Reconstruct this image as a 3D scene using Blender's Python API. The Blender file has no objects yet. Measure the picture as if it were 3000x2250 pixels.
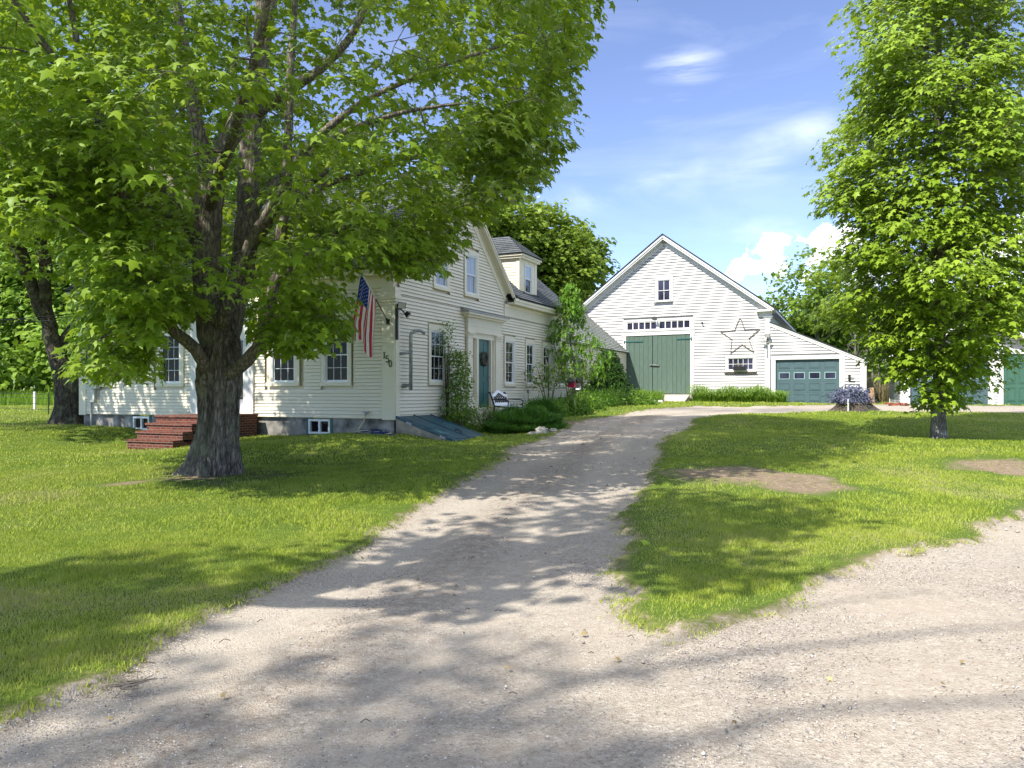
import bpy, math, random
import numpy as np
from mathutils import Vector, Matrix
R=math.radians
rnd=random.Random(7)
rs=np.random.RandomState(11)
sc=bpy.context.scene
COL=sc.collection
EYE=1.6; FPX=2300.0
def at(px,py,d):            # authoring aid: a point at depth d metres
    return ((px-1500)/FPX*d, d, EYE+(1150-py)/FPX*d)
# ------------------------------------------------------------------ frames
class Frame:
    def __init__(s,ox,oy,deg,deg2=None):
        a=R(deg); b=R(deg if deg2 is None else deg2); s.o=(ox,oy); s.ex=(math.cos(a),-math.sin(a)); s.ey=(math.sin(b),math.cos(b)); s.rot=-a
    def __call__(s,x,y,z):
        return (s.o[0]+s.ex[0]*x+s.ey[0]*y, s.o[1]+s.ex[1]*x+s.ey[1]*y, z)
H=Frame(-3.057,20.5,24.3)
B=Frame(12.3653,37.8698,29.3,23.5)
G=Frame(16.0096,32.3,22)
W=Frame(0,0,0)
# ------------------------------------------------------------------ terrain
CP=np.array([(0,0,0),(-8,0,-.05),(8,0,0),(0,6,.03),(8,8,.1),(-8,8,0),(-5.16,13.5,.15),(-9.9,20.6,.12),(-14,25.4,.5),(-17,26,.5),(-3.06,20.5,.52),(-1.49,19.8,.32),(-.75,21.4,.4),(-7.34,22.2,.36),(0,14,.28),(4,20,.55),(9.95,18.3,.5),(3,10,.13),(6,26,.85),(4,31,1.03),(7,39,1.12),(12,37,1.1),(15,36,1.06),(16,32.3,1.08),(20,31,1.09),(12,10,.2),(25,20,.6),(10,25,.82),(-22,33,.6),(-25,45,.8),(-30,60,1.0),(0,50,1.1),(30,45,1.1),(1,27,.75),(2.3,32,1.0),(-12,14,.05),(0,-15,0),(0,80,1.1),(60,60,1.1),(-60,60,1.0)],dtype=float)
def hgt_np(X,Y):
    sw=np.zeros_like(X);sz=np.zeros_like(X)
    for a,b,z in CP:
        w=1/((X-a)**2+(Y-b)**2+1.2)**2
        sw+=w;sz+=w*z
    Z=sz/sw
    Z=Z+0.03*np.exp(-((X+5.2)**2+(Y-13.5)**2)/1.1)+0.13*np.exp(-((X-3.9)**2/4+(Y-12.0)**2/5))
    return Z
def hgt(x,y): return float(hgt_np(np.array([float(x)]),np.array([float(y)]))[0])
def vnoise(x,y,s,seed=0):
    x=np.asarray(x)*s+seed*17.31; y=np.asarray(y)*s+seed*9.77
    xi=np.floor(x);yi=np.floor(y);fx=x-xi;fy=y-yi
    fx=fx*fx*(3-2*fx);fy=fy*fy*(3-2*fy)
    def h(a,b):
        v=np.sin(a*127.1+b*311.7+seed*74.7)*43758.5453
        return v-np.floor(v)
    return (h(xi,yi)*(1-fx)+h(xi+1,yi)*fx)*(1-fy)+(h(xi,yi+1)*(1-fx)+h(xi+1,yi+1)*fx)*fy
def inside(X,Y,poly):
    c=np.zeros(X.shape,bool);n=len(poly)
    for i in range(n):
        x0,y0=poly[i];x1,y1=poly[(i+1)%n]
        cond=((y0>Y)!=(y1>Y))&(X<(x1-x0)*(Y-y0)/((y1-y0) if y1!=y0 else 1e-9)+x0)
        c^=cond
    return c
def sdist(X,Y,poly):       # >0 inside
    d=np.full(X.shape,1e9);n=len(poly)
    for i in range(n):
        x0,y0=poly[i];x1,y1=poly[(i+1)%n]
        dx,dy=x1-x0,y1-y0;L=dx*dx+dy*dy+1e-12
        t=np.clip(((X-x0)*dx+(Y-y0)*dy)/L,0,1)
        d=np.minimum(d,(X-x0-t*dx)**2+(Y-y0-t*dy)**2)
    return np.where(inside(X,Y,poly),1,-1)*np.sqrt(d)
# ------------------------------------------------------------------ materials
def mat(name): 
    m=bpy.data.materials.new(name);m.use_nodes=True;nt=m.node_tree;nt.nodes.clear()
    return m,nt
def N(nt,t,**k):
    n=nt.nodes.new(t)
    for a,b in k.items():
        if a in n.inputs: n.inputs[a].default_value=b
        else: setattr(n,a,b)
    return n
def L(nt,a,b): nt.links.new(a,b)
def ramp(nt,stops,fac=None):
    r=nt.nodes.new('ShaderNodeValToRGB');e=r.color_ramp.elements
    while len(e)<len(stops): e.new(.5)
    for i,(p,c) in enumerate(stops):
        e[i].position=p;e[i].color=(c[0],c[1],c[2],1) if not isinstance(c,(int,float)) else (c,c,c,1)
    if fac is not None: L(nt,fac,r.inputs[0])
    return r
def coords(nt,kind='pos',scale=(1,1,1)):
    if kind=='pos': s=N(nt,'ShaderNodeNewGeometry').outputs['Position']
    elif kind=='uv': s=N(nt,'ShaderNodeUVMap').outputs[0]
    else: s=N(nt,'ShaderNodeTexCoord').outputs['Object']
    m=N(nt,'ShaderNodeMapping');m.inputs['Scale'].default_value=scale
    L(nt,s,m.inputs[0]);return m.outputs[0]
def noise(nt,vec,scale,detail=4,rough=.55):
    n=N(nt,'ShaderNodeTexNoise');n.inputs['Scale'].default_value=scale;n.inputs['Detail'].default_value=detail;n.inputs['Roughness'].default_value=rough
    L(nt,vec,n.inputs['Vector']);return n.outputs[0]
def mix(nt,a,b,f,mode='MIX'):
    m=N(nt,'ShaderNodeMix');m.data_type='RGBA';m.blend_type=mode
    for s,v in ((6,a),(7,b),(0,f)):
        if isinstance(v,(int,float)): m.inputs[s].default_value=v
        elif isinstance(v,tuple): m.inputs[s].default_value=(v[0],v[1],v[2],1)
        else: L(nt,v,m.inputs[s])
    return m.outputs[2]
def bump(nt,h,strength=.3,dist=.01):
    b=N(nt,'ShaderNodeBump');b.inputs['Strength'].default_value=strength;b.inputs['Distance'].default_value=dist
    L(nt,h,b.inputs['Height']);return b.outputs[0]
def princ(nt,col,rough=.6,metal=0,normal=None,spec=.4):
    p=N(nt,'ShaderNodeBsdfPrincipled')
    if isinstance(col,tuple): p.inputs['Base Color'].default_value=(col[0],col[1],col[2],1)
    else: L(nt,col,p.inputs['Base Color'])
    if isinstance(rough,(int,float)): p.inputs['Roughness'].default_value=rough
    else: L(nt,rough,p.inputs['Roughness'])
    p.inputs['Metallic'].default_value=metal;p.inputs['Specular IOR Level'].default_value=spec
    if normal is not None: L(nt,normal,p.inputs['Normal'])
    o=N(nt,'ShaderNodeOutputMaterial');L(nt,p.outputs[0],o.inputs[0]);return p
def simple(name,col,rough=.6,metal=0,var=.12,scale=6,bmp=.15,spec=.4,kind='pos'):
    m,nt=mat(name);v=coords(nt,kind)
    n=noise(nt,v,scale,5)
    dark=tuple(c*(1-var*1.6) for c in col);lite=tuple(min(1,c*(1+var)) for c in col)
    r=ramp(nt,[(.3,dark),(.7,lite)],n)
    n2=noise(nt,v,scale*14,4)
    princ(nt,r.outputs[0],rough,metal,bump(nt,n2,bmp,.01),spec);return m
M={}
def paint(name,col,wear=(.45,.43,.4),amt=.5):
    m,nt=mat(name);uv=coords(nt,'pos')
    st=coords(nt,'pos',(1.5,1.5,14))
    n=noise(nt,st,3,5,.6)
    base=ramp(nt,[(.3,tuple(c*.93 for c in col)),(.65,col)],n)
    big=noise(nt,uv,.9,5,.6)
    b2=mix(nt,base.outputs[0],tuple(c*.86*t for c,t in zip(col,(1,.985,.93))),ramp(nt,[(.5,0),(.75,.7)],big).outputs[0])
    fine=noise(nt,coords(nt,'pos',(3,3,9)),9,6,.7)
    w=ramp(nt,[(.70,0),(.76,amt)],fine)
    c=mix(nt,b2,wear,w.outputs[0])
    princ(nt,c,.55,0,bump(nt,n,.25,.004),.35);return m
M['white']=paint('white_clapboard_paint',(.78,.715,.57))
M['barnwhite']=paint('barn_white_paint',(.60,.592,.575),amt=.35)
M['cream']=paint('cream_trim_paint',(.77,.71,.56),amt=.25)
M['trimwhite']=paint('white_trim_paint',(.71,.705,.69),amt=.3)
M['vinyl']=simple('white_window_vinyl',(.78,.79,.80),.35,0,.03)
def glass(name,col=(.006,.007,.009),curt=None,spec=.45):
    m,nt=mat(name);v=coords(nt,'pos')
    n=noise(nt,v,1.3,3)
    if curt is None: c=ramp(nt,[(.35,tuple(x*.6 for x in col)),(.7,tuple(x*1.8 for x in col))],n).outputs[0]
    else:
        w=N(nt,'ShaderNodeTexWave');w.inputs['Scale'].default_value=7;w.inputs['Distortion'].default_value=1.5;w.bands_direction='X'
        L(nt,v,w.inputs[0]);c=ramp(nt,[(0,tuple(x*.75 for x in curt)),(1,curt)],w.outputs[0]).outputs[0]
    n2=noise(nt,v,2.2,2)
    princ(nt,c,.05,0,bump(nt,n2,.12,.01),spec);return m
M['glass']=glass('dark_window_glass')
M['glassfront']=glass('dark_front_window_glass',spec=.10)
M['glassbarn']=glass('barn_window_glass',(.03,.032,.06))
M['shade']=glass('window_glass_over_pale_shade',curt=(.38,.44,.50))
M['shade2']=glass('window_glass_over_curtain',curt=(.30,.33,.38))
def shingle(name,a,b):
    m,nt=mat(name);uv=coords(nt,'uv')
    br=N(nt,'ShaderNodeTexBrick');L(nt,uv,br.inputs[0])
    br.inputs['Scale'].default_value=1;br.inputs['Mortar Size'].default_value=.006
    br.inputs['Brick Width'].default_value=.17;br.inputs['Row Height'].default_value=.14
    br.inputs['Color1'].default_value=(*a,1);br.inputs['Color2'].default_value=(*b,1);br.inputs['Mortar'].default_value=(a[0]*.3,a[1]*.3,a[2]*.3,1);br.offset=.37
    n=noise(nt,uv,1.2,5);c=mix(nt,br.outputs[0],tuple(x*.6 for x in a),ramp(nt,[(.45,0),(.7,.6)],n).outputs[0])
    g=noise(nt,coords(nt,'pos'),90,2);c=mix(nt,c,(.25,.26,.27),ramp(nt,[(.55,0),(.8,.35)],g).outputs[0])
    princ(nt,c,.85,0,bump(nt,g,.4,.004),.2);return m
M['shingle']=shingle('grey_asphalt_shingle',(.075,.085,.095),(.12,.13,.14))
M['oldshingle']=shingle('pale_weathered_shingle',(.20,.22,.20),(.28,.29,.27))
def planks(name,col):
    m,nt=mat(name);st=coords(nt,'pos',(9,9,.9))
    n=noise(nt,st,3,6,.65);c=ramp(nt,[(.25,tuple(x*.72 for x in col)),(.6,col),(.85,tuple(min(1,x*1.3) for x in col))],n)
    f=noise(nt,coords(nt,'pos',(20,20,2.5)),5,5,.75);c2=mix(nt,c.outputs[0],(.30,.34,.29),ramp(nt,[(.66,0),(.75,.55)],f).outputs[0])
    princ(nt,c2,.7,0,bump(nt,f,.4,.006),.25);return m
M['barngreen']=planks('weathered_green_planks',(.098,.148,.118))
M['teal']=simple('teal_green_paint',(.03,.115,.10),.5,0,.08,3)
M['doorteal']=simple('blue_green_door_paint',(.035,.125,.115),.42,0,.06,3)
M['garagegreen']=simple('green_steel_door',(.072,.122,.136),.5,0,.06,2)
M['garagelight']=simple('pale_green_door_frame',(.25,.37,.38),.5,0,.05,2)
M['doorgreen']=simple('deep_green_door',(.045,.12,.082),.45,0,.05,2)
M['bulk']=simple('dark_teal_bulkhead_paint',(.022,.078,.112),.45,0,.2,5)
M['dark']=simple('dark_painted_metal',(.02,.02,.022),.5,.2,.1)
M['grey']=simple('grey_metal',(.30,.31,.32),.45,.5,.15,9)
M['greyplastic']=simple('pale_grey_enclosure',(.55,.55,.50),.5,0,.05,4)
M['galv']=simple('galvanised_pipe',(.36,.37,.38),.42,.45,.2,7)
M['concrete']=simple('foundation_concrete',(.28,.265,.245),.9,0,.48,2.6,.5)
M['concrete2']=simple('tan_foundation',(.36,.31,.26),.9,0,.2,3,.5)
M['ramp']=simple('pale_gravel_ramp',(.50,.43,.37),.9,0,.12,5,.5)
M['stone']=simple('field_stone',(.38,.35,.31),.85,0,.3,4,.5)
M['stonewhite']=simple('pale_stone',(.62,.60,.57),.85,0,.2,4,.5)
M['wood']=simple('raw_lumber',(.50,.33,.18),.8,0,.25,6,.3)
M['redbrick']=simple('loose_red_brick',(.33,.10,.06),.9,0,.35,6,.5)
M['hose']=simple('blue_hose_rubber',(.015,.03,.12),.4,0,.1)
M['hoseyel']=simple('pale_yellow_hose',(.55,.48,.30),.5,0,.1)
M['red']=simple('crimson_paint',(.45,.015,.07),.55,0,.1)
M['benchwhite']=simple('white_bench_paint',(.85,.86,.88),.4,0,.03)
M['benchdark']=simple('black_cast_iron',(.02,.022,.035),.5,.2,.1)
M['twig']=simple('grey_brown_twigs',(.13,.09,.065),.9,0,.35,12,.4)
M['startwig']=simple('greyed_twigs',(.22,.19,.165),.9,0,.3,12,.4)
M['dry']=simple('dry_stalks',(.32,.26,.19),.95,0,.3,3)
def brick(name):
    m,nt=mat(name);uv=coords(nt,'uv')
    br=N(nt,'ShaderNodeTexBrick');L(nt,uv,br.inputs[0]);br.inputs['Scale'].default_value=1
    br.inputs['Brick Width'].default_value=.2;br.inputs['Row Height'].default_value=.07;br.inputs['Mortar Size'].default_value=.008
    br.inputs['Color1'].default_value=(.17,.046,.026,1);br.inputs['Color2'].default_value=(.085,.03,.022,1);br.inputs['Mortar'].default_value=(.19,.14,.115,1)
    n=noise(nt,uv,2.5,5);c=mix(nt,br.outputs[0],(.24,.11,.085),ramp(nt,[(.6,0),(.72,.6)],n).outputs[0])
    princ(nt,c,.9,0,bump(nt,br.outputs[1],-.5,.006),.2);return m
M['brick']=brick('red_step_brick')
def bark(name,a,b,lich=(.24,.25,.15),sc=1.0):
    m,nt=mat(name);v=coords(nt,'pos',(1,1,.22))
    vo=N(nt,'ShaderNodeTexVoronoi');vo.inputs['Scale'].default_value=22*sc;vo.feature='DISTANCE_TO_EDGE'
    nn=noise(nt,v,9*sc,6,.7)
    dm=mix(nt,v,nn,.12);L(nt,dm,vo.inputs['Vector'])
    r=ramp(nt,[(0,tuple(x*.35 for x in a)),(.12,a),(.6,b)],vo.outputs[0])
    big=noise(nt,coords(nt,'pos'),2.6,5,.65)
    c=mix(nt,r.outputs[0],lich,ramp(nt,[(.52,0),(.66,.6)],big).outputs[0])
    hb=mix(nt,vo.outputs[0],nn,.4)
    princ(nt,c,.95,0,bump(nt,hb,1.0,.05),.1);return m
M['bark']=bark('grey_furrowed_bark',(.21,.18,.15),(.42,.37,.31))
M['barkdark']=bark('dark_furrowed_bark',(.09,.075,.062),(.17,.145,.12))
M['barkpale']=bark('pale_young_bark',(.20,.175,.155),(.36,.33,.30),(.42,.41,.37),1.3)
def leaf(name,ca,cb,ta,tb,tr=.42,gloss=.10):
    m,nt=mat(name);at_=N(nt,'ShaderNodeAttribute');at_.attribute_name='rnd'
    f=at_.outputs['Fac']
    dc=ramp(nt,[(0,ca),(.85,cb),(1,tuple(min(1,x*1.25) for x in cb))],f);tc=ramp(nt,[(0,ta),(1,tb)],f)
    d=N(nt,'ShaderNodeBsdfDiffuse');L(nt,dc.outputs[0],d.inputs[0])
    t=N(nt,'ShaderNodeBsdfTranslucent');L(nt,tc.outputs[0],t.inputs[0])
    g=N(nt,'ShaderNodeBsdfGlossy');g.inputs[0].default_value=(.8,.9,.75,1);g.inputs['Roughness'].default_value=.42
    a=N(nt,'ShaderNodeMixShader');a.inputs[0].default_value=tr;L(nt,d.outputs[0],a.inputs[1]);L(nt,t.outputs[0],a.inputs[2])
    b=N(nt,'ShaderNodeMixShader');fr=N(nt,'ShaderNodeFresnel');fr.inputs[0].default_value=1.38
    mm=N(nt,'ShaderNodeMath',operation='MULTIPLY');mm.inputs[1].default_value=gloss*3.5;L(nt,fr.outputs[0],mm.inputs[0])
    L(nt,mm.outputs[0],b.inputs[0]);L(nt,a.outputs[0],b.inputs[1]);L(nt,g.outputs[0],b.inputs[2])
    o=N(nt,'ShaderNodeOutputMaterial');L(nt,b.outputs[0],o.inputs[0]);return m
M['maple']=leaf('maple_leaf',(.10,.175,.012),(.25,.36,.03),(.28,.43,.014),(.50,.64,.045),.42,.12)
M['maple2']=leaf('young_maple_leaf',(.14,.235,.014),(.30,.42,.035),(.30,.46,.02),(.50,.64,.05),.38,.14)
M['farleaf']=leaf('far_tree_leaf',(.10,.17,.022),(.18,.27,.035),(.18,.31,.02),(.32,.44,.04))
M['farleaf2']=leaf('forest_leaf',(.12,.22,.025),(.27,.40,.055),(.25,.42,.03),(.42,.58,.08))
M['olive']=leaf('yellow_green_leaf',(.12,.19,.02),(.25,.34,.04),(.23,.36,.02),(.38,.47,.05))
M['shrub']=leaf('shrub_leaf',(.07,.145,.016),(.15,.27,.03),(.15,.30,.02),(.30,.46,.04))
M['buck']=leaf('bright_young_leaf',(.08,.19,.02),(.16,.30,.035),(.2,.42,.03),(.36,.55,.05))
M['arb']=leaf('arborvitae_scale',(.02,.06,.010),(.055,.12,.018),(.04,.10,.01),(.09,.19,.02),.25)
M['lily']=leaf('daylily_blade',(.09,.18,.02),(.20,.32,.04),(.18,.36,.03),(.34,.48,.05),.4,.04)
M['feather']=leaf('feathery_foliage',(.035,.105,.014),(.08,.185,.026),(.07,.22,.02),(.17,.36,.03),.3)
M['purple']=leaf('purple_grey_leaf',(.05,.055,.10),(.16,.17,.28),(.05,.06,.10),(.12,.14,.22),.25)
M['grass']=leaf('grass_blade',(.14,.225,.02),(.50,.57,.085),(.26,.40,.022),(.60,.66,.09),.38,.03)
for n_ in M['grass'].node_tree.nodes:
    if n_.type=='VALTORGB': n_.color_ramp.elements[-1].color=(.46,.42,.20,1)
M['hay']=leaf('dry_meadow_stalk',(.14,.12,.06),(.30,.25,.14),(.14,.12,.05),(.25,.22,.12),.3)
def rampcol(): pass
def groundmat():
    m,nt=mat('lawn_and_gravel_ground')
    A=N(nt,'ShaderNodeAttribute');A.attribute_name='lawn'
    D=N(nt,'ShaderNodeAttribute');D.attribute_name='dirt'
    v=coords(nt,'pos')
    jag=noise(nt,v,5,6,.7);jag2=noise(nt,v,26,4,.7)
    s=N(nt,'ShaderNodeMath',operation='MULTIPLY_ADD');L(nt,jag,s.inputs[0]);s.inputs[1].default_value=.5;s.inputs[2].default_value=-.25
    s2=N(nt,'ShaderNodeMath',operation='MULTIPLY_ADD');L(nt,jag2,s2.inputs[0]);s2.inputs[1].default_value=.22;s2.inputs[2].default_value=-.11
    s3=N(nt,'ShaderNodeMath',operation='ADD');L(nt,s.outputs[0],s3.inputs[0]);L(nt,s2.outputs[0],s3.inputs[1])
    s4=N(nt,'ShaderNodeMath',operation='ADD');L(nt,s3.outputs[0],s4.inputs[0]);L(nt,A.outputs['Fac'],s4.inputs[1])
    lm=ramp(nt,[(.46,0),(.54,1)],None);mr=N(nt,'ShaderNodeMapRange');mr.inputs[1].default_value=-.5;mr.inputs[2].default_value=.5;L(nt,s4.outputs[0],mr.inputs[0]);L(nt,mr.outputs[0],lm.inputs[0])
    # gravel
    vo=N(nt,'ShaderNodeTexVoronoi');vo.inputs['Scale'].default_value=55;L(nt,v,vo.inputs['Vector'])
    vs=N(nt,'ShaderNodeSeparateColor');L(nt,vo.outputs['Color'],vs.inputs[0])
    peb=ramp(nt,[(0,(.13,.12,.11)),(.12,(.28,.24,.195)),(.5,(.36,.315,.262)),(.85,(.45,.40,.34)),(1,(.58,.535,.47))],vs.outputs[0])
    vo2=N(nt,'ShaderNodeTexVoronoi');vo2.inputs['Scale'].default_value=105;L(nt,v,vo2.inputs['Vector']);vs2=N(nt,'ShaderNodeSeparateColor');L(nt,vo2.outputs['Color'],vs2.inputs[0])
    peb2=ramp(nt,[(0,(.17,.15,.13)),(.25,(.31,.27,.225)),(1,(.45,.40,.34))],vs2.outputs[0])
    g=mix(nt,peb.outputs[0],peb2.outputs[0],.55)
    big=noise(nt,coords(nt,'pos',(1,1,1)),.55,5,.6);g=mix(nt,g,(.42,.36,.29),ramp(nt,[(.42,0),(.68,.65)],big).outputs[0])
    med=noise(nt,v,3.2,5,.65);g=mix(nt,g,(.28,.245,.215),ramp(nt,[(.55,0),(.75,.45)],med).outputs[0])
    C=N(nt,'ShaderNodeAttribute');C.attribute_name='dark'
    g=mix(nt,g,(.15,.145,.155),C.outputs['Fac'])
    RU=N(nt,'ShaderNodeAttribute');RU.attribute_name='rut';CW=N(nt,'ShaderNodeAttribute');CW.attribute_name='crownstrip'
    rm=N(nt,'ShaderNodeMath',operation='MULTIPLY');L(nt,RU.outputs['Fac'],rm.inputs[0]);rm.inputs[1].default_value=.45
    g=mix(nt,g,(.46,.405,.34),rm.outputs[0])
    lit=noise(nt,v,9,6,.75);cm=N(nt,'ShaderNodeMath',operation='MULTIPLY');L(nt,CW.outputs['Fac'],cm.inputs[0]);L(nt,ramp(nt,[(.42,0),(.62,.85)],lit).outputs[0],cm.inputs[1])
    g=mix(nt,g,(.22,.165,.125),cm.outputs[0])
    # lawn soil
    n1=noise(nt,v,1.1,5,.6);n2=noise(nt,v,34,4,.7)
    gr=ramp(nt,[(.25,(.035,.06,.010)),(.5,(.08,.125,.016)),(.8,(.16,.21,.035))],n2)
    gr2=mix(nt,gr.outputs[0],(.15,.17,.035),ramp(nt,[(.5,0),(.8,.5)],n1).outputs[0])
    st=coords(nt,'pos');dirt=ramp(nt,[(.3,(.13,.09,.062)),(.7,(.31,.235,.175))],noise(nt,st,12,6,.7))
    dmask=N(nt,'ShaderNodeMath',operation='ADD');L(nt,D.outputs['Fac'],dmask.inputs[0]);L(nt,s3.outputs[0],dmask.inputs[1])
    gd=mix(nt,gr2,dirt.outputs[0],ramp(nt,[(.26,0),(.60,.95)],dmask.outputs[0]).outputs[0])
    edge=ramp(nt,[(.40,0),(.5,1),(.62,0)],mr.outputs[0])
    c=mix(nt,g,gd,lm.outputs[0]);c=mix(nt,c,(.25,.185,.12),mix(nt,(0,0,0),edge.outputs[0],.45))
    hb=mix(nt,vo.outputs['Distance'],vo2.outputs['Distance'],.5)
    hb2=mix(nt,hb,n2,lm.outputs[0])
    p=princ(nt,c,.95,0,bump(nt,hb2,.55,.03),.15)
    return m
M['ground']=groundmat()
# ------------------------------------------------------------------ mesh helpers
class MB:
    def __init__(s): s.v=[];s.f=[];s.uv=[];s.mi=[];s.m=0;s.sm=[];s.smooth=False
    def poly(s,pts,uv=None):
        b=len(s.v);s.v.extend(pts);s.f.append(tuple(range(b,b+len(pts))));s.mi.append(s.m);s.sm.append(s.smooth)
        s.uv.append(uv if uv else [(0,0)]*len(pts))
    def raw(s,vs,fs,uvs=None):
        b=len(s.v);s.v.extend(vs)
        for f in fs:
            s.f.append(tuple(b+i for i in f));s.mi.append(s.m);s.sm.append(s.smooth)
            s.uv.append([uvs[i] for i in f] if uvs else [(0,0)]*len(f))
    def box(s,fr,x0,x1,y0,y1,z0,z1,bev=0.0):
        if x1<x0:x0,x1=x1,x0
        if y1<y0:y0,y1=y1,y0
        if z1<z0:z0,z1=z1,z0
        def q(a,b,c,d,uv): s.poly([fr(*a),fr(*b),fr(*c),fr(*d)],uv)
        ux=[(x0,z0),(x1,z0),(x1,z1),(x0,z1)]
        uy=[(y0,z0),(y1,z0),(y1,z1),(y0,z1)];uz=[(x0,y0),(x1,y0),(x1,y1),(x0,y1)]
        q((x0,y0,z0),(x1,y0,z0),(x1,y0,z1),(x0,y0,z1),ux)
        q((x1,y1,z0),(x0,y1,z0),(x0,y1,z1),(x1,y1,z1),[ux[1],ux[0],ux[3],ux[2]])
        q((x1,y0,z0),(x1,y1,z0),(x1,y1,z1),(x1,y0,z1),uy)
        q((x0,y1,z0),(x0,y0,z0),(x0,y0,z1),(x0,y1,z1),[uy[1],uy[0],uy[3],uy[2]])
        q((x0,y0,z1),(x1,y0,z1),(x1,y1,z1),(x0,y1,z1),uz)
        q((x0,y1,z0),(x1,y1,z0),(x1,y0,z0),(x0,y0,z0),[uz[3],uz[2],uz[1],uz[0]])
    def mbox(s,m,s0,s1,z0,z1,o0,o1):   # box on a wall map m(s,z,o)
        if s1<s0:s0,s1=s1,s0
        fr=lambda a,b,c:m(a,c,b)
        s.box(fr,s0,s1,min(o0,o1),max(o0,o1),z0,z1)
    def prism(s,fa,fb):  # two matching polygons (lists of points)
        n=len(fa);s.poly(list(fa));s.poly(list(reversed(fb)))
        for i in range(n):
            j=(i+1)%n;s.poly([fa[j],fa[i],fb[i],fb[j]])
    def tube(s,pts,rad,seg=8,cap=True):
        pts=[Vector(p) for p in pts];n=len(pts)
        if isinstance(rad,(int,float)): rad=[rad]*n
        b=len(s.v);up=Vector((.13,.21,1)).normalized();prev=None
        for i,p in enumerate(pts):
            t=(pts[min(i+1,n-1)]-pts[max(i-1,0)])
            if t.length<1e-9:t=Vector((0,0,1))
            t.normalize()
            if prev is None:
                a=t.cross(up)
                if a.length<.05:a=t.cross(Vector((1,0,0)))
                a.normalize()
            else:
                a=prev-t*prev.dot(t)
                if a.length<1e-6:a=t.cross(up)
                a.normalize()
            prev=a;c=t.cross(a)
            for k in range(seg):
                w=2*math.pi*k/seg;q=p+(a*math.cos(w)+c*math.sin(w))*rad[i];s.v.append(tuple(q))
        for i in range(n-1):
            for k in range(seg):
                j=(k+1)%seg
                s.f.append((b+i*seg+k,b+i*seg+j,b+(i+1)*seg+j,b+(i+1)*seg+k));s.mi.append(s.m);s.sm.append(True);s.uv.append([(0,0)]*4)
        if cap:
            s.f.append(tuple(b+k for k in reversed(range(seg))));s.mi.append(s.m);s.sm.append(False);s.uv.append([(0,0)]*seg)
            s.f.append(tuple(b+(n-1)*seg+k for k in range(seg)));s.mi.append(s.m);s.sm.append(False);s.uv.append([(0,0)]*seg)
    def ball(s,c,r,nu=12,nv=8,jit=0,seed=0,smooth=True):
        q=random.Random(seed);rx,ry,rz=(r,r,r) if isinstance(r,(int,float)) else r
        b=len(s.v);ph=[[1+q.uniform(-jit,jit) for _ in range(nu)] for _ in range(nv+1)]
        for i in range(nv+1):
            t=math.pi*i/nv
            for k in range(nu):
                w=2*math.pi*k/nu;j=ph[i][k] if 0<i<nv else ph[i][0]
                s.v.append((c[0]+rx*j*math.sin(t)*math.cos(w),c[1]+ry*j*math.sin(t)*math.sin(w),c[2]+rz*j*math.cos(t)))
        for i in range(nv):
            for k in range(nu):
                j=(k+1)%nu
                s.f.append((b+i*nu+k,b+(i+1)*nu+k,b+(i+1)*nu+j,b+i*nu+j));s.mi.append(s.m);s.sm.append(smooth);s.uv.append([(0,0)]*4)
    def build(s,name,mats,parent=None,**tags):
        v=np.array(s.v,dtype=np.float64)
        lo=v.min(0);hi=v.max(0);org=np.array([(lo[0]+hi[0])/2,(lo[1]+hi[1])/2,lo[2]])
        me=bpy.data.meshes.new(name);me.from_pydata([tuple(x) for x in (v-org)],[],s.f)
        if not isinstance(mats,(list,tuple)):mats=[mats]
        for mm in mats: me.materials.append(M[mm] if isinstance(mm,str) else mm)
        me.polygons.foreach_set('material_index',s.mi);me.polygons.foreach_set('use_smooth',s.sm)
        u=me.uv_layers.new(name='UVMap');fl=[c for q in s.uv for p in q for c in p];u.data.foreach_set('uv',fl)
        me.update()
        return link(name,me,org,parent,tags)
def link(name,me,org,parent,tags):
    o=bpy.data.objects.new(name,me);COL.objects.link(o)
    if parent is not None:
        o.parent=parent;w=wloc[parent.name];o.location=(org[0]-w[0],org[1]-w[1],org[2]-w[2])
    else: o.location=tuple(org)
    wloc[o.name]=tuple(org)
    for k,val in tags.items():
        if val: o[k]=val
    return o
wloc={}
def thing(name,label,cat,loc,group=None,kind=None):
    o=bpy.data.objects.new(name,None);COL.objects.link(o);o.location=loc;o.empty_display_size=.3
    wloc[o.name]=tuple(loc);o['label']=label;o['category']=cat
    if group:o['group']=group
    if kind:o['kind']=kind
    return o
def npmesh(name,V,Fc,mats,parent=None,attrs=None,org=None,smooth=False,**tags):
    """V (n,3) float; Fc (m,k) int or a list of such arrays"""
    if org is None:
        lo=V.min(0);hi=V.max(0);org=np.array([(lo[0]+hi[0])/2,(lo[1]+hi[1])/2,lo[2]])
    me=bpy.data.meshes.new(name);me.vertices.add(len(V));me.vertices.foreach_set('co',(V-org).astype(np.float32).ravel())
    m,k=Fc.shape;me.loops.add(m*k);me.loops.foreach_set('vertex_index',Fc.astype(np.int32).ravel())
    me.polygons.add(m);me.polygons.foreach_set('loop_start',np.arange(0,m*k,k,dtype=np.int32));me.polygons.foreach_set('loop_total',np.full(m,k,dtype=np.int32))
    if smooth: me.polygons.foreach_set('use_smooth',np.ones(m,dtype=bool))
    if not isinstance(mats,(list,tuple)):mats=[mats]
    for mm in mats: me.materials.append(M[mm] if isinstance(mm,str) else mm)
    if attrs:
        for an,av in attrs.items():
            a=me.attributes.new(an,'FLOAT','POINT');a.data.foreach_set('value',av.astype(np.float32))
    me.update(calc_edges=True)
    return link(name,me,org,parent,tags)
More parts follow.
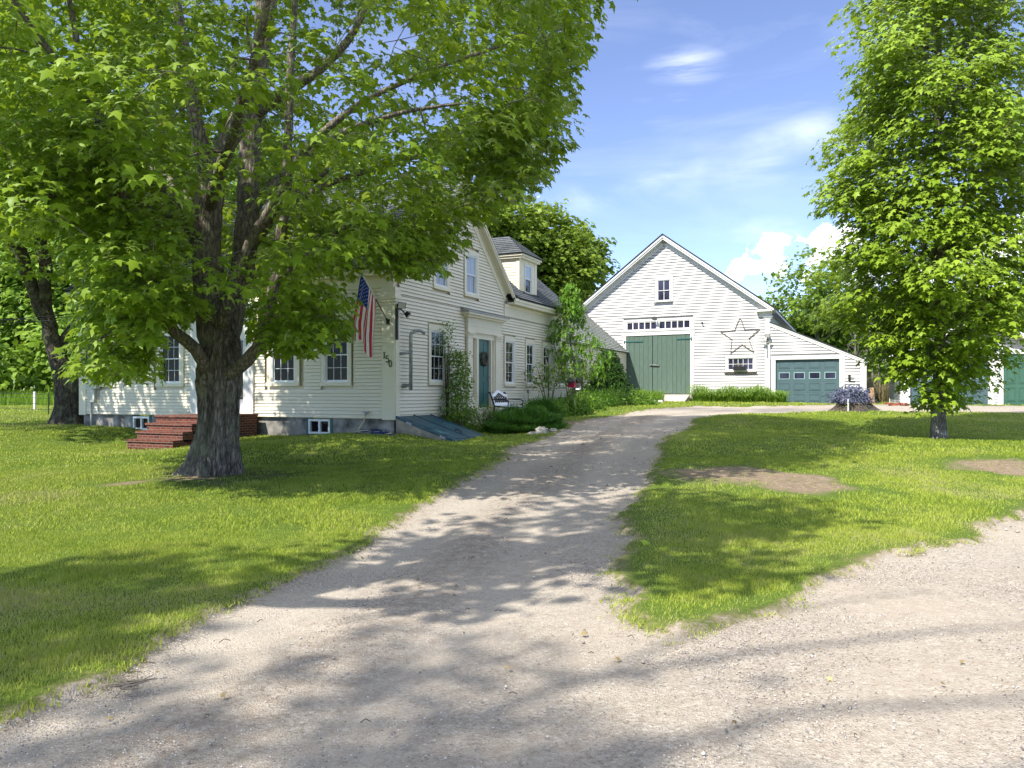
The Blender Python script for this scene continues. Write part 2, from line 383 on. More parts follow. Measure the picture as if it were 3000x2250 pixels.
# ------------------------------------------------------------------ clapboards / shingle courses
def courses(mb,m,z0,z1,expo,lo,hi,openings=(),t=.022,wav=.0012,seed=0,uvs=True,seg=2.4,gap=.010):
    q=random.Random(seed);z=z0
    while z<z1-1e-4:
        zb=z;zt=min(z+expo,z1);zm=(zb+zt)/2
        a0,a1=lo(zb),lo(zt);b0,b1=hi(zb),hi(zt)
        cuts=[]
        for (s0,s1,oz0,oz1) in openings:
            if oz0-.3*expo<zm<oz1+.3*expo: cuts.append((s0,s1))
        cuts.sort();iv=[];cur=(a0,a1)
        for s0,s1 in cuts:
            if s0>cur[0]+.01 and s0<b0: iv.append((cur[0],cur[1],s0,s0))
            if s1>cur[0]: cur=(s1,s1)
        if cur[0]<b0-.01: iv.append((cur[0],cur[1],b0,b1))
        tt=t*q.uniform(.8,1.2)
        for (sa,sat,sb,sbt) in iv:
            if sbt-sat<.005 and sb-sa<.02: continue
            sbt=max(sbt,sat)
            n=max(1,int((sb-sa)/seg));prev=None
            off=q.random()*seg
            for i in range(n+1):
                f=i/n;sx=sa+(sb-sa)*f;sxt=sat+(sbt-sat)*f;dz=q.uniform(-wav,wav)
                cur2=(sx,sxt,zb+dz)
                if prev:
                    u0,u1=(prev[0],prev[2]),(cur2[0],cur2[2])
                    mb.poly([m(prev[0],prev[2],tt),m(cur2[0],cur2[2],tt),m(cur2[1],zt-gap,.0),m(prev[1],zt-gap,.0)],[(prev[0],zb),(cur2[0],zb),(cur2[1],zt),(prev[1],zt)])
                    mb.poly([m(cur2[0],cur2[2],tt),m(prev[0],prev[2],tt),m(prev[0],prev[2]+.001,-.03),m(cur2[0],cur2[2]+.001,-.03)])
                prev=cur2
        z+=expo
def window(par,m,s0,s1,z0,z1,cols=3,rows=2,trim=.14,head=.16,sill=.10,pane_mats=('glass','glass'),tm='cream',double=True,name='window',proud=.035,depth=.05,fm='vinyl',crown=False,mun=.013):
    """glass rectangle s0..s1 x z0..z1, casing outside"""
    w=MB();e=.035
    w.mbox(m,s0-trim-e,s0-e,z0-.02,z1+e,.0,proud);w.mbox(m,s1+e,s1+e+trim,z0-.02,z1+e,.0,proud)
    w.mbox(m,s0-trim-e,s1+trim+e,z1+e,z1+e+head,.0,proud+.003)
    if crown: w.mbox(m,s0-trim-e-.03,s1+trim+e+.03,z1+e+head,z1+e+head+.04,0,proud+.05)
    w.mbox(m,s0-trim-e-.02,s1+trim+e+.02,z0-.02-sill,z0-.02,.0,proud+.03)
    wo=w.build(name,tm,par)
    f=MB()
    f.mbox(m,s0-e,s0,z0-.02,z1+e,-depth,proud-.012);f.mbox(m,s1,s1+e,z0-.02,z1+e,-depth,proud-.012)
    f.mbox(m,s0,s1,z1,z1+e,-depth,proud-.012);f.mbox(m,s0,s1,z0-.02,z0+.012,-depth,proud-.012)
    zm=(z0+z1)/2
    def sash(za,zb,o):
        st=.03
        f.mbox(m,s0,s0+st,za,zb,o-.02,o);f.mbox(m,s1-st,s1,za,zb,o-.02,o)
        f.mbox(m,s0+st,s1-st,zb-st,zb,o-.02,o);f.mbox(m,s0+st,s1-st,za,za+st,o-.02,o)
        for i in range(1,cols):
            x=s0+(s1-s0)*i/cols;f.mbox(m,x-mun/2,x+mun/2,za+st,zb-st,o-.017,o-.006)
        for j in range(1,rows):
            z=za+(zb-za)*j/rows;f.mbox(m,s0+st,s1-st,z-mun/2,z+mun/2,o-.018,o-.005)
    if double: sash(zm-.015,z1,-.004);sash(z0+.012,zm+.015,-.028)
    else: sash(z0+.012,z1,-.01)
    f.build('sash',fm,wo)
    if double:
        p=MB();p.mbox(m,s0+.02,s1-.02,zm,z1-.01,-.03,-.018);p.build('pane',pane_mats[0],wo)
        p=MB();p.mbox(m,s0+.02,s1-.02,z0+.02,zm-.001,-.055,-.042);p.build('pane',pane_mats[1],wo)
    else:
        p=MB();p.mbox(m,s0+.02,s1-.02,z0+.02,z1-.01,-.035,-.024);p.build('pane',pane_mats[0],wo)
    return wo
def roofslab(mb,pts,th=.05):   # pts 4 world points (top surface), thickness down
    fa=[tuple(p) for p in pts];fb=[(p[0],p[1],p[2]-th) for p in pts]
    mb.prism(fa,fb)
def rail(mb,a,b,c,d):   # moulding between points a->b offset profile list
    pass
def beam(mb,p0,p1,width_v,height_v,w,h):
    """box along p0->p1 ; width_v,height_v unit vectors"""
    p0=Vector(p0);p1=Vector(p1);wv=Vector(width_v);hv=Vector(height_v)
    fa=[p0,p0+wv*w,p0+wv*w+hv*h,p0+hv*h];fb=[p1,p1+wv*w,p1+wv*w+hv*h,p1+hv*h]
    mb.prism([tuple(x) for x in fa],[tuple(x) for x in fb])
Hf=lambda s,z,o:H(s,-o,z)
Hs=lambda s,z,o:H(o,s,z)
Cs=lambda s,z,o:H(-.34+o,s,z)
Bf=lambda s,z,o:B(s,-o,z)
Gf=lambda s,z,o:G(s,-o,z)
K=.88
# ================================================================== FARMHOUSE
house=thing('farmhouse','white clapboard farmhouse with steep grey gable roof, dormer and rear ell beside the driveway','house',H(0,0,.4))
w=MB()
FO=[(-11.42,-10.58,1.75,3.62),(-8.68,-7.42,1.75,3.62),(-7.1,-4.73,.9,4.2),(-4.34,-2.95,1.75,3.62),(-2.38,-1.3,1.75,3.62)]
courses(w,Hf,.92,4.36,.0955,lambda z:-11.72,lambda z:-.38,FO,seed=1)
SO=[(1.66,2.84,1.78,3.6),(3.9,6.36,.9,4.0),(6.70,7.70,1.78,3.6),(8.53,9.46,1.78,3.6),(10.14,11.13,1.78,3.6),(11.96,12.86,1.84,3.6),(1.94,2.94,4.5,6.05),(3.81,4.84,4.5,6.05)]
def glo(z):
    return .2 if z<5.05 else max(.2,(z-4.85)/K-.3+.28)
def ghi(z):
    return 12.62 if z<4.22 else (6.72 if z<4.75 else 7.2-.28-(z-4.85)/K)
courses(w,Hs,.92,4.2,.0955,lambda z:.2,lambda z:12.62,SO,seed=2)
courses(w,Hs,4.205,7.75,.0955,glo,ghi,SO,seed=3)
# solid core behind the boards
def core(mb,fr,outline,y0,y1): mb.prism([fr(x,y0,z) for x,z in outline],[fr(x,y1,z) for x,z in outline])
w.prism([H(-12,.07,.9),H(-.07,.07,.9),H(-.07,.07,4.95),H(-12,.07,4.95)],[H(-12,.2,.9),H(-.07,.2,.9),H(-.07,.2,4.95),H(-12,.2,4.95)])
w.prism([H(-.07,.21,.9),H(-.07,12.75,.9),H(-.07,12.75,4.7),H(-.07,6.9,4.9),H(-.07,3.45,7.98),H(-.07,.21,5.1)],[H(-.2,.21,.9),H(-.2,12.75,.9),H(-.2,12.75,4.7),H(-.2,6.9,4.9),H(-.2,3.45,7.98),H(-.2,.21,5.1)])
w.prism([H(-11.95,.21,.9),H(-11.95,6.9,.9),H(-11.95,6.9,4.9),H(-11.95,3.45,7.98),H(-11.95,.21,5.1)],[H(-12.0,.21,.9),H(-12.0,6.9,.9),H(-12.0,6.9,4.9),H(-12.0,3.45,7.98),H(-12.0,.21,5.1)])
w.box(H,-12,-6.1,6.85,6.9,.9,4.9);w.box(H,-6.1,-6,6.9,12.7,.9,4.6)
w.prism([H(-.2,12.71,.9),H(-6,12.71,.9),H(-6,12.71,4.9),H(-3,12.71,7.55),H(-.2,12.71,4.9)],[H(-.2,12.78,.9),H(-6,12.78,.9),H(-6,12.78,4.9),H(-3,12.78,7.55),H(-.2,12.78,4.9)])
w.build('wall','white',house)
fd=MB();fd.box(H,-11.93,-9.72,.08,.35,-.3,.90);fd.box(H,-8.90,-6.2,.08,.35,-.3,.90);fd.box(H,-6.2,-2.92,.08,.35,-.3,.90);fd.box(H,-2.06,-.08,.08,.35,-.3,.90)
fd.box(H,-9.72,-8.9,.09,.35,-.3,.4);fd.box(H,-2.92,-2.06,.09,.35,-.3,.42)
fd.build('foundation','concrete',house)
fd=MB();fd.box(H,-.4,-.07,.36,12.7,-.3,.90);fd.build('foundation','concrete2',house)
# trim
t=MB();t.box(H,-.38,.012,-.03,0,.88,3.98);t.build('corner_board','cream',house)
t=MB();t.box(H,-.02,.028,.001,.2,.88,3.98);t.build('corner_board','cream',house)
t=MB();t.box(H,-12.02,-11.7,-.03,.2,.88,4.36);t.build('corner_board','cream',house)
t=MB()
for z0,z1,p in ((3.9,3.94,.045),(3.98,4.05,.07),(4.05,4.10,.10),(4.10,4.36,.05)): t.box(H,-.40-p*.3,p*.8,-p,.21+p*.3,z0,z1)
t.build('capital','cream',house)
t=MB();t.box(H,12.6,12.6,0,0,0,0) if False else None
t.box(H,-.02,.03,12.6,12.79,.88,4.2);t.build('corner_board','cream',house)
# front cornice
c=MB()
c.box(H,-12.0,-.02,-.035,0,4.36,4.68);c.box(H,-12.0,.01,-.06,-.035,4.60,4.68)
c.box(H,-12.2,.20,-.25,-.001,4.68,4.76);c.box(H,-12.22,.22,-.29,-.25,4.66,4.80)
c.box(H,-12.22,.23,-.33,-.29,4.76,4.84)
c.build('cornice','cream',house)
# rake cornice of the gable (sloping beams)
def rakeb(c,Y0,z0,Y1,z1,X0,dx,dn,th):
    L_=math.hypot(Y1-Y0,z1-z0);n=(-(z1-z0)/L_,(Y1-Y0)/L_)
    if n[1]<0:n=(-n[0],-n[1])
    a=[(X0,Y0+n[0]*dn,z0+n[1]*dn),(X0+dx,Y0+n[0]*dn,z0+n[1]*dn),(X0+dx,Y0+n[0]*(dn+th),z0+n[1]*(dn+th)),(X0,Y0+n[0]*(dn+th),z0+n[1]*(dn+th))]
    b=[(p[0],p[1]+(Y1-Y0),p[2]+(z1-z0)) for p in a]
    c.prism([H(*p) for p in a],[H(*p) for p in b])
c=MB()
for (Ya,za,Yb,zb) in ((-.02,5.09,3.45,8.15),(6.98,5.04,3.45,8.15)):
    rakeb(c,Ya,za,Yb,zb,.0,.032,-.38,.20)     # frieze
    rakeb(c,Ya,za,Yb,zb,.0,.06,-.18,.08)
    rakeb(c,Ya,za,Yb,zb,.0,.21,-.10,.03)       # soffit
    rakeb(c,Ya-(.15 if Ya<1 else -.15),za-.13,Yb,zb,.19,.04,-.12,.10)
    rakeb(c,Ya-(.2 if Ya<1 else -.2),za-.17,Yb,zb,.22,.035,-.06,.055)
c.build('rake_cornice','cream',house)
c=MB()
c.box(H,0,.035,6.75,12.8,4.2,4.62);c.box(H,.035,.06,6.78,12.8,4.5,4.60)
c.box(H,0,.27,7.02,13.02,4.62,4.69);c.box(H,.27,.31,7.0,13.04,4.62,4.78);c.box(H,.31,.345,6.98,13.05,4.72,4.82)
c.build('cornice','cream',house)
# roofs
r=MB()
roofslab(r,[H(-12.25,-.36,4.86),H(.24,-.36,4.86),H(.24,3.45,8.21),H(-12.25,3.45,8.21)])
roofslab(r,[H(-12.25,7.26,4.86),H(-12.25,3.45,8.215),H(.24,3.45,8.215),H(.24,7.26,4.86)])
roofslab(r,[H(.36,7.26,4.85),H(.36,13.1,4.85),H(-3,13.1,7.80),H(-3,3.9,7.80)])
roofslab(r,[H(-6.36,13.1,4.85),H(-6.36,7.26,4.85),H(-3,3.9,7.795),H(-3,13.1,7.795)])
sl=math.hypot(1,K)
def rmap(x_is,a0,z0,sign,off=.0,fr=H):
    # slope map: s along eave, t up the slope
    def m(s,t,o):
        d=t/sl; n=(K/sl,1/sl)
        h=a0+sign*d; z=z0+K*d
        if x_is: return fr(h-sign*n[0]*o,s,z+n[1]*o)
        return fr(s,h-sign*n[0]*o,z+n[1]*o)
    return m
T=3.8*sl
courses(r,rmap(False,-.37,4.865,1),0,T,.14,lambda z:-12.25,lambda z:.24,(),.012,.003,5)
me_=rmap(True,.37,4.855,-1)
courses(r,me_,0,3.35*sl,.14,lambda t:7.26-t/sl*.985,lambda t:13.1,[(8.36,9.9,.45,2.1)],.012,.003,6)
r.tube([H(-12.25,3.45,8.215),H(.24,3.45,8.215)],.03,6)
r.build('roof','shingle',house)
# windows front
for a,b in ((-11.22,-10.55),(-8.36,-7.63),(-4.05,-3.3),(-2.22,-1.5)):
    window(house,Hf,a,b,1.90,3.34,3,2,.16 if b<-5 or b<-3 else .10,.14,pane_mats=('glassfront','glassfront'))
# windows side
for a,b in ((1.85,2.62),(6.88,7.52),(8.70,9.30),(10.31,10.95),(12.12,12.68)):
    window(house,Hs,a,b,1.93,3.34,3 if b<3 else 2,2,.12 if b<3 else .10,.16)
for a,b in ((2.12,2.76),(4.0,4.66)):
    window(house,Hs,a,b,4.68,5.84,2,1,.12,.14,pane_mats=('shade','shade2'))
# basement windows
for a,b,z0,z1 in ((-9.66,-8.96,.44,.86),(-2.85,-2.12,.46,.87)):
    q=MB();m=Hf
    q.mbox(m,a,a+.055,z0,z1,-.2,-.045);q.mbox(m,b-.055,b,z0,z1,-.2,-.045);q.mbox(m,a+.055,b-.055,z1-.06,z1,-.2,-.045);q.mbox(m,a+.055,b-.055,z0,z0+.06,-.2,-.045)
    mid=(a+b)/2;q.mbox(m,mid-.03,mid+.03,z0+.06,z1-.06,-.19,-.055)
    wo=q.build('basement_window','vinyl',house)
    q=MB();q.mbox(m,a+.05,b-.05,z0+.05,z1-.05,-.14,-.12);q.build('pane','glass',wo)
    q=MB();q.mbox(m,a-.07,a-.003,z0-.02,.9,-.2,-.06);q.build('jamb','doorteal',wo);q=MB();q.mbox(m,b+.003,b+.07,z0-.02,.9,-.2,-.06);q.build('jamb','doorteal',wo)
# front entrance
e=MB()
e.mbox(Hf,-7.12,-6.75,.98,3.75,0,.07);e.mbox(Hf,-5.08,-4.72,.98,3.75,0,.07);e.mbox(Hf,-7.2,-4.66,3.75,4.12,0,.09);e.mbox(Hf,-7.26,-4.6,4.12,4.2,0,.16)
e.mbox(Hf,-7.14,-4.70,.88,.98,0,.10);e.mbox(Hf,-6.75,-6.4,.98,1.75,-.06,.02);e.mbox(Hf,-5.40,-5.08,.98,1.40,-.06,.02);e.mbox(Hf,-6.4,-6.32,.98,3.75,-.06,.03);e.mbox(Hf,-5.48,-5.40,.98,3.75,-.06,.03)
e.mbox(Hf,-6.32,-5.48,3.1,3.75,-.06,.02);e.mbox(Hf,-6.75,-6.4,3.1,3.75,-.06,.02);e.mbox(Hf,-5.4,-5.08,3.1,3.75,-.06,.02)
for z in (1.9,2.45): e.mbox(Hf,-5.4,-5.08,z-.012,z+.012,-.05,-.01)
eo=e.build('entrance_surround','trimwhite',house)
q=MB();q.mbox(Hf,-5.4,-5.08,1.40,3.1,-.08,-.065);q.build('pane','glass',eo)
q=MB();q.mbox(Hf,-6.75,-6.4,1.75,3.1,-.08,-.065);q.build('pane','glass',eo)
q=MB();q.mbox(Hf,-6.32,-5.48,.98,3.1,-.1,-.04)
for (a,b) in ((-6.22,-5.95),(-5.85,-5.58)):
    for (z0,z1) in ((1.1,1.85),(2.0,2.9)): q.mbox(Hf,a,b,z0,z1,-.04,-.028)
q.build('door','doorteal',house)
# side entrance
e=MB()
e.mbox(Hs,3.95,4.27,1.12,3.42,0,.10);e.mbox(Hs,5.93,6.30,1.12,3.42,0,.10)
for a in (3.92,5.90):
    for z0,z1,p in ((3.30,3.34,.115),(3.36,3.42,.13),(3.42,3.47,.16)): e.mbox(Hs,a,a+.42,z0,z1,0,p)
e.mbox(Hs,3.93,6.33,3.47,3.92,0,.11);e.mbox(Hs,3.94,6.32,3.66,3.675,0,.118)
e.mbox(Hs,3.78,6.45,3.92,3.99,0,.20);e.mbox(Hs,3.68,6.55,3.99,4.06,0,.28)
e.mbox(Hs,4.27,5.93,3.30,3.47,-.05,.05);e.mbox(Hs,4.27,4.36,1.12,3.3,-.05,.05);e.mbox(Hs,5.86,5.93,1.12,3.3,-.05,.05)
e.mbox(Hs,4.60,4.73,1.12,3.3,-.05,.07);e.mbox(Hs,5.62,5.70,1.12,3.3,-.05,.07)
e.mbox(Hs,4.36,4.60,1.12,1.45,-.05,.0);e.mbox(Hs,5.70,5.86,1.12,1.45,-.05,.0)
e.mbox(Hs,3.9,6.35,1.05,1.12,-.05,.20);e.mbox(Hs,4.1,6.2,.6,1.04,-.05,.24)
so=e.build('entrance_surround','cream',house)
q=MB();q.mbox(Hs,4.36,4.60,1.45,3.3,-.10,-.085);q.build('pane','shade2',so);q=MB();q.mbox(Hs,5.70,5.86,1.45,3.3,-.10,-.085);q.build('pane','shade2',so)
q=MB();q.prism([Hs(3.62,4.062,0),Hs(3.62,4.062,.31),Hs(3.62,4.085,.31),Hs(3.62,4.19,0)],[Hs(6.6,4.062,0),Hs(6.6,4.062,.31),Hs(6.6,4.085,.31),Hs(6.6,4.19,0)]);q.build('door_hood_roof','grey',so)
q=MB();q.mbox(Hs,4.73,5.62,1.12,3.3,-.08,-.02)
for (a,b) in ((4.83,5.12),(5.23,5.52)):
    for (z0,z1) in ((1.3,1.95),(2.1,2.75),(2.85,3.2)):
        q.mbox(Hs,a,b,z0,z1,-.02,-.010)
do=q.build('door','doorteal',house)
q=MB();q.ball(Hs(5.55,2.1,.03),.03,8,6);q.mbox(Hs,5.53,5.57,2.0,2.2,-.02,.0);q.build('handle','grey',do)
# dormer
d=MB()
Df=lambda s,z,o:H(-.10+o,s,z)
courses(d,lambda s,z,o:H(s,8.32-o,z),5.12,6.42,.10,lambda z:max(-1.6,.3-(z-4.9)/K),lambda z:-.22,(),.013,.002,8)
d.box(H,-1.9,-.22,8.34,9.9,4.9,6.44)
d.box(H,-.22,-.105,8.30,8.52,5.08,6.42);d.box(H,-.22,-.105,9.72,9.94,5.08,6.42);d.box(H,-.22,-.115,8.52,8.82,5.10,6.42);d.box(H,-.22,-.115,9.43,9.72,5.10,6.42)
d.box(H,-.22,-.115,8.82,9.43,5.1,5.22);d.box(H,-.22,-.115,8.82,9.43,6.30,6.42)
d.box(H,-1.8,.0,8.22,10.02,6.42,6.50);d.box(H,-1.8,.05,8.17,10.07,6.50,6.58)
do=d.build('dormer','cream',house)
window(do,lambda s,z,o:H(-.115+o,s,z),8.86,9.40,5.26,6.25,1,1,.05,.04,.05,('shade','glass'),proud=.02,depth=.06)
d=MB();A=H(-.9,9.12,7.42);A2=H(-3,9.12,7.42)
p=[H(.10,8.12,6.585),H(.10,10.12,6.585),H(-2.0,10.12,6.585),H(-2.0,8.12,6.585)]
d.poly([p[0],p[1],A]);d.poly([p[1],p[2],A2,A]);d.poly([p[3],p[0],A,A2]);d.poly([p[3],p[2],p[1],p[0]])
k2=(7.42-6.59)/1.0;s2=math.hypot(1,k2)
def dm(s,t,o): dd=t/s2;return H(s,8.12+dd-o*k2/s2,6.59+k2*dd+o/s2)
courses(d,dm,0,s2*.99,.14,lambda t:-3,lambda t:.10-t/s2*1.0,(),.014,.003,9)
k3=(7.42-6.59)/1.0
def dm2(s,t,o): dd=t/s2;return H(.10-dd+o*k3/s2,s,6.592+k3*dd+o/s2)
courses(d,dm2,0,s2*.98,.14,lambda t:8.12+t/s2,lambda t:10.12-t/s2,(),.014,.003,10)
d.build('roof','shingle',do)
# stove pipe on the ridge
q=MB();px_,py_,pz_=H(-.55,3.5,8.12)
q.tube([(px_,py_,pz_),(px_,py_,pz_+.12)],[.16,.11],12);q.tube([(px_,py_,pz_+.1),(px_,py_,pz_+.62)],.085,12);q.tube([(px_,py_,pz_+.62),(px_,py_,pz_+.75)],[.13,.13],12)
q.build('stove_pipe','galv',house)
q=MB();px_,py_,pz_=H(-8.0,3.5,8.12);q.tube([(px_,py_,pz_),(px_,py_,pz_+1.1)],.035,8);q.build('vent_pipe','dark',house)
# connector to the barn
c=MB()
courses(c,Cs,1.1,3.62,.11,lambda z:12.78,lambda z:22.55,[(19.5,21.7,1,3.44),(15.0,15.9,1,3.1)],seed=12)
c.prism([H(-.42,12.79,1.0),H(-.42,22.8,1.0),H(-.42,22.8,3.7),H(-.42,12.79,3.7)],[H(-.6,12.79,1.0),H(-.6,22.8,1.0),H(-.6,22.8,3.7),H(-.6,12.79,3.7)])
c.box(H,-.345,-.30,22.55,22.72,1.0,3.62);c.box(H,-.345,-.295,12.8,22.72,3.50,3.68)
c.box(H,-.34,-.30,19.4,21.8,3.36,3.5);c.box(H,-.34,-.30,21.7,21.82,1.0,3.36);c.box(H,-.34,-.30,19.38,19.5,1.0,3.36)
c.build('wall','white',house)
q=MB()
for i in range(12):
    a=19.52+i*.18;q.box(H,-.42,-.335-.004*(i%2),a,a+.172,1.12,3.35)
q.build('door','teal',house)
q=MB();q.box(H,-.42,-.335,15.05,15.8,1.1,3.0);q.build('door','teal',house)
q=MB();roofslab(q,[H(-.18,12.9,3.70),H(-.18,22.85,3.70),H(-3.1,22.85,6.27),H(-3.1,12.9,6.27)]);roofslab(q,[H(-6.0,22.85,3.70),H(-6.0,12.9,3.70),H(-3.1,12.9,6.26),H(-3.1,22.85,6.26)])
courses(q,rmap(True,-.17,3.705,-1),0,2.9*sl,.15,lambda t:12.9,lambda t:22.85,(),.014,.004,13)
q.build('roof','oldshingle',house)
# ================================================================== BRICK STEPS
st=MB()
def stepbox(x0,x1,y0,y1,z0,z1): st.box(H,x0,x1,y0,y1,z0,z1)
for (y0,zt) in ((-2.2,1.0),(-2.5,.80),(-2.8,.60),(-3.1,.40)):
    y1=-.12 if y0==-2.2 else y0+.30
    stepbox(-6.1,-4.5,y0,y1,zt-.20 if y0!=-3.1 else -.1,zt-.058)
    stepbox(-6.135,-4.465,y0-.03,y1,zt-.058,zt)
stepbox(-6.1,-4.5,-2.79,-.12,-.1,.34);stepbox(-6.09,-4.51,-2.49,-.13,.34,.54);stepbox(-6.095,-4.505,-2.19,-.14,.54,.8)
so=st.build('brick_steps','brick',None,label='red brick front steps and landing behind the big maple trunk',category='steps')
# ================================================================== BULKHEAD
bk=thing('cellar_bulkhead','dark teal sloping cellar bulkhead doors at the house corner','bulkhead',H(.9,.9,.3))
for y in (.02,1.79):
    q=MB();q.prism([H(0.02,y,.3),H(1.70,y,.15),H(1.72,y,.36),H(.02,y,.935)],[H(0.02,y+.06,.3),H(1.70,y+.06,.15),H(1.72,y+.06,.36),H(.02,y+.06,.935)]);q.build('side_panel','concrete2',bk)
def bd(y0,y1,e):
    q=MB();z=lambda x:.99-(x)*.335+e
    q.prism([H(.02,y0,z(.02)),H(1.78,y0,z(1.78)),H(1.78,y0,z(1.78)-.07),H(.02,y0,z(.02)-.07)],[H(.02,y1,z(.02)),H(1.78,y1,z(1.78)),H(1.78,y1,z(1.78)-.07),H(.02,y1,z(.02)-.07)]);return q
bd(0,.09,.006).build('frame','bulk',bk)
bd(1.78,1.87,.006).build('frame','bulk',bk)
q=bd(.10,.93,-.01)
z=lambda x:.99-x*.335
q.prism([H(.12,.14,z(.12)-.004),H(1.7,.14,z(1.7)-.004),H(1.7,.14,z(1.7)+.008),H(.12,.14,z(.12)+.008)],[H(.12,.86,z(.12)-.004),H(1.7,.86,z(1.7)-.004),H(1.7,.86,z(1.7)+.008),H(.12,.86,z(.12)+.008)])
q.build('door','bulk',bk)
q=bd(.95,1.77,-.01)
q.prism([H(.12,.99,z(.12)-.004),H(1.7,.99,z(1.7)-.004),H(1.7,.99,z(1.7)+.008),H(.12,.99,z(.12)+.008)],[H(.12,1.72,z(.12)-.004),H(1.7,1.72,z(1.7)-.004),H(1.7,1.72,z(1.7)+.008),H(.12,1.72,z(.12)+.008)])
bo=q.build('door','bulk',bk)
q=MB();q.prism([H(.0,.91,z(0)+.012),H(1.8,.91,z(1.8)+.012),H(1.8,.91,z(1.8)-.02),H(0,.91,z(0)-.02)],[H(0,.965,z(0)+.012),H(1.8,.965,z(1.8)+.012),H(1.8,.965,z(1.8)-.02),H(0,.965,z(0)-.02)]);q.build('centre_strip','bulk',bk)
q=MB();q.tube([H(1.25,1.0,z(1.25)+.01),H(1.25,1.02,z(1.25)+.06),H(1.42,1.02,z(1.42)+.06),H(1.42,1.0,z(1.42)+.01)],.014,6);q.build('handle','dark',bo)
q=MB();q.box(H,1.72,1.80,0,1.87,.0,.33);q.build('curb','bulk',bk)
for x in (.35,1.35):
    q=MB();q.prism([H(x,-.015,z(x)-.08),H(x+.16,-.015,z(x+.16)-.08),H(x+.16,-.015,z(x+.16)-.02),H(x,-.015,z(x)-.02)],[H(x,.0,z(x)-.08),H(x+.16,.0,z(x+.16)-.08),H(x+.16,.0,z(x+.16)-.02),H(x,.0,z(x)-.02)]);q.build('hinge','grey',bk)
# ================================================================== small things on the house
q=MB()
def digit(mb,paths,x,z,s):
    for pth in paths: mb.tube([Hf(x+a*s,z+b*s,.042) for a,b in pth],.0105,6)
digit(q,[[(-.15,.30),(0,.42),(0,-.5)],[(-.14,-.5),(.14,-.5)]],-.305,2.595,.17);q.build('house_number','dark',None,label='black numeral 1 on the front corner board, first and highest of the number 150',category='house number',group='house numerals')
q=MB();digit(q,[[(.22,.5),(-.18,.5),(-.20,.06),(0,.13),(.2,.02),(.24,-.2),(.12,-.45),(-.08,-.5),(-.25,-.38)]],-.21,2.475,.17);q.build('house_number','dark',None,label='black numeral 5 on the front corner board, middle one of the number 150',category='house number',group='house numerals')
q=MB();digit(q,[[(.24*math.cos(w_),.5*math.sin(w_)) for w_ in np.linspace(0,2*math.pi,17)]],-.115,2.355,.17);q.build('house_number','dark',None,label='black numeral 0 on the front corner board, last and lowest of the number 150',category='house number',group='house numerals')
# flag
fl=thing('flag','stars and stripes flag hanging from a pole at the front corner of the house','flag',H(-.2,0,3.45))
P0=Vector(H(-.19,-.04,3.46));P1=Vector(H(-.23,-1.22,4.62))
q=MB();mid=P0.lerp(P1,.42);q.tube([P0,mid],.013,8);q.tube([mid,P1],.016,8);po=q.build('pole','dark',fl)
q=MB();q.tube([P0.lerp(P1,.45),P1],.019,8);q.ball(tuple(P1),.03,8,6);q.build('pole_sleeve','trimwhite',po)
q=MB();q.mbox(Hf,-.24,-.14,3.38,3.52,0,.05);q.tube([P0-(P1-P0)*.03,P0.lerp(P1,.06)],.028,8);q.build('bracket','dark',fl)
m,nt=mat('flag_cloth')
uvn=N(nt,'ShaderNodeUVMap');sp=N(nt,'ShaderNodeSeparateXYZ');L(nt,uvn.outputs[0],sp.inputs[0])
def mth(op,a,b=None,c=None):
    n=N(nt,'ShaderNodeMath',operation=op)
    for i,x in enumerate((a,b,c)):
        if x is None: continue
        if isinstance(x,(int,float)): n.inputs[i].default_value=x
        else: L(nt,x,n.inputs[i])
    return n.outputs[0]
st_=mth('GREATER_THAN',mth('FRACT',mth('MULTIPLY',sp.outputs[1],6.5)),.5)
strip=mix(nt,(.50,.05,.06),(.75,.74,.73),st_)
can=mth('MULTIPLY',mth('LESS_THAN',sp.outputs[0],.4),mth('LESS_THAN',sp.outputs[1],7/13))
fc=mix(nt,strip,(.03,.055,.22),can)
dd=N(nt,'ShaderNodeBsdfDiffuse');tt=N(nt,'ShaderNodeBsdfTranslucent');L(nt,fc,dd.inputs[0]);L(nt,fc,tt.inputs[0]);ms=N(nt,'ShaderNodeMixShader');ms.inputs[0].default_value=.3
L(nt,dd.outputs[0],ms.inputs[1]);L(nt,tt.outputs[0],ms.inputs[2]);oo=N(nt,'ShaderNodeOutputMaterial');L(nt,ms.outputs[0],oo.inputs[0]);M['flag']=m
q=MB();q.smooth=True;nu,nv=26,40
def flp(u,v):   # u: 0 at outer pole end .. 1 inward, v: down the fly
    tp=P1.lerp(P0,.04+u*.50)
    g=min(1,v*1.4);cx=P1.lerp(P0,.30)
    x=tp.x*(1-g*.25)+cx.x*g*.25;y=tp.y*(1-g*.25)+cx.y*g*.25
    f=math.sin(u*15+v*1.5)*.055*min(1,v*3+.05)
    z=tp.z-v*(1.52+.10*math.sin(u*9+1))+.0
    hx=H.ex[0]*(1-u)*-.42*g*.8;hy=H.ex[1]*(1-u)*-.42*g*.8;x+=hx+f*.5;y+=hy+f*.45
    return (x,y,z)
vs=[];uvs=[]
for j in range(nv+1):
    for i in range(nu+1):
        vs.append(flp(i/nu,j/nv));uvs.append((j/nv,i/nu))
fs=[(j*(nu+1)+i,j*(nu+1)+i+1,(j+1)*(nu+1)+i+1,(j+1)*(nu+1)+i) for j in range(nv) for i in range(nu)]
q.raw(vs,fs,uvs);ban=q.build('banner','flag',fl)
q=MB()
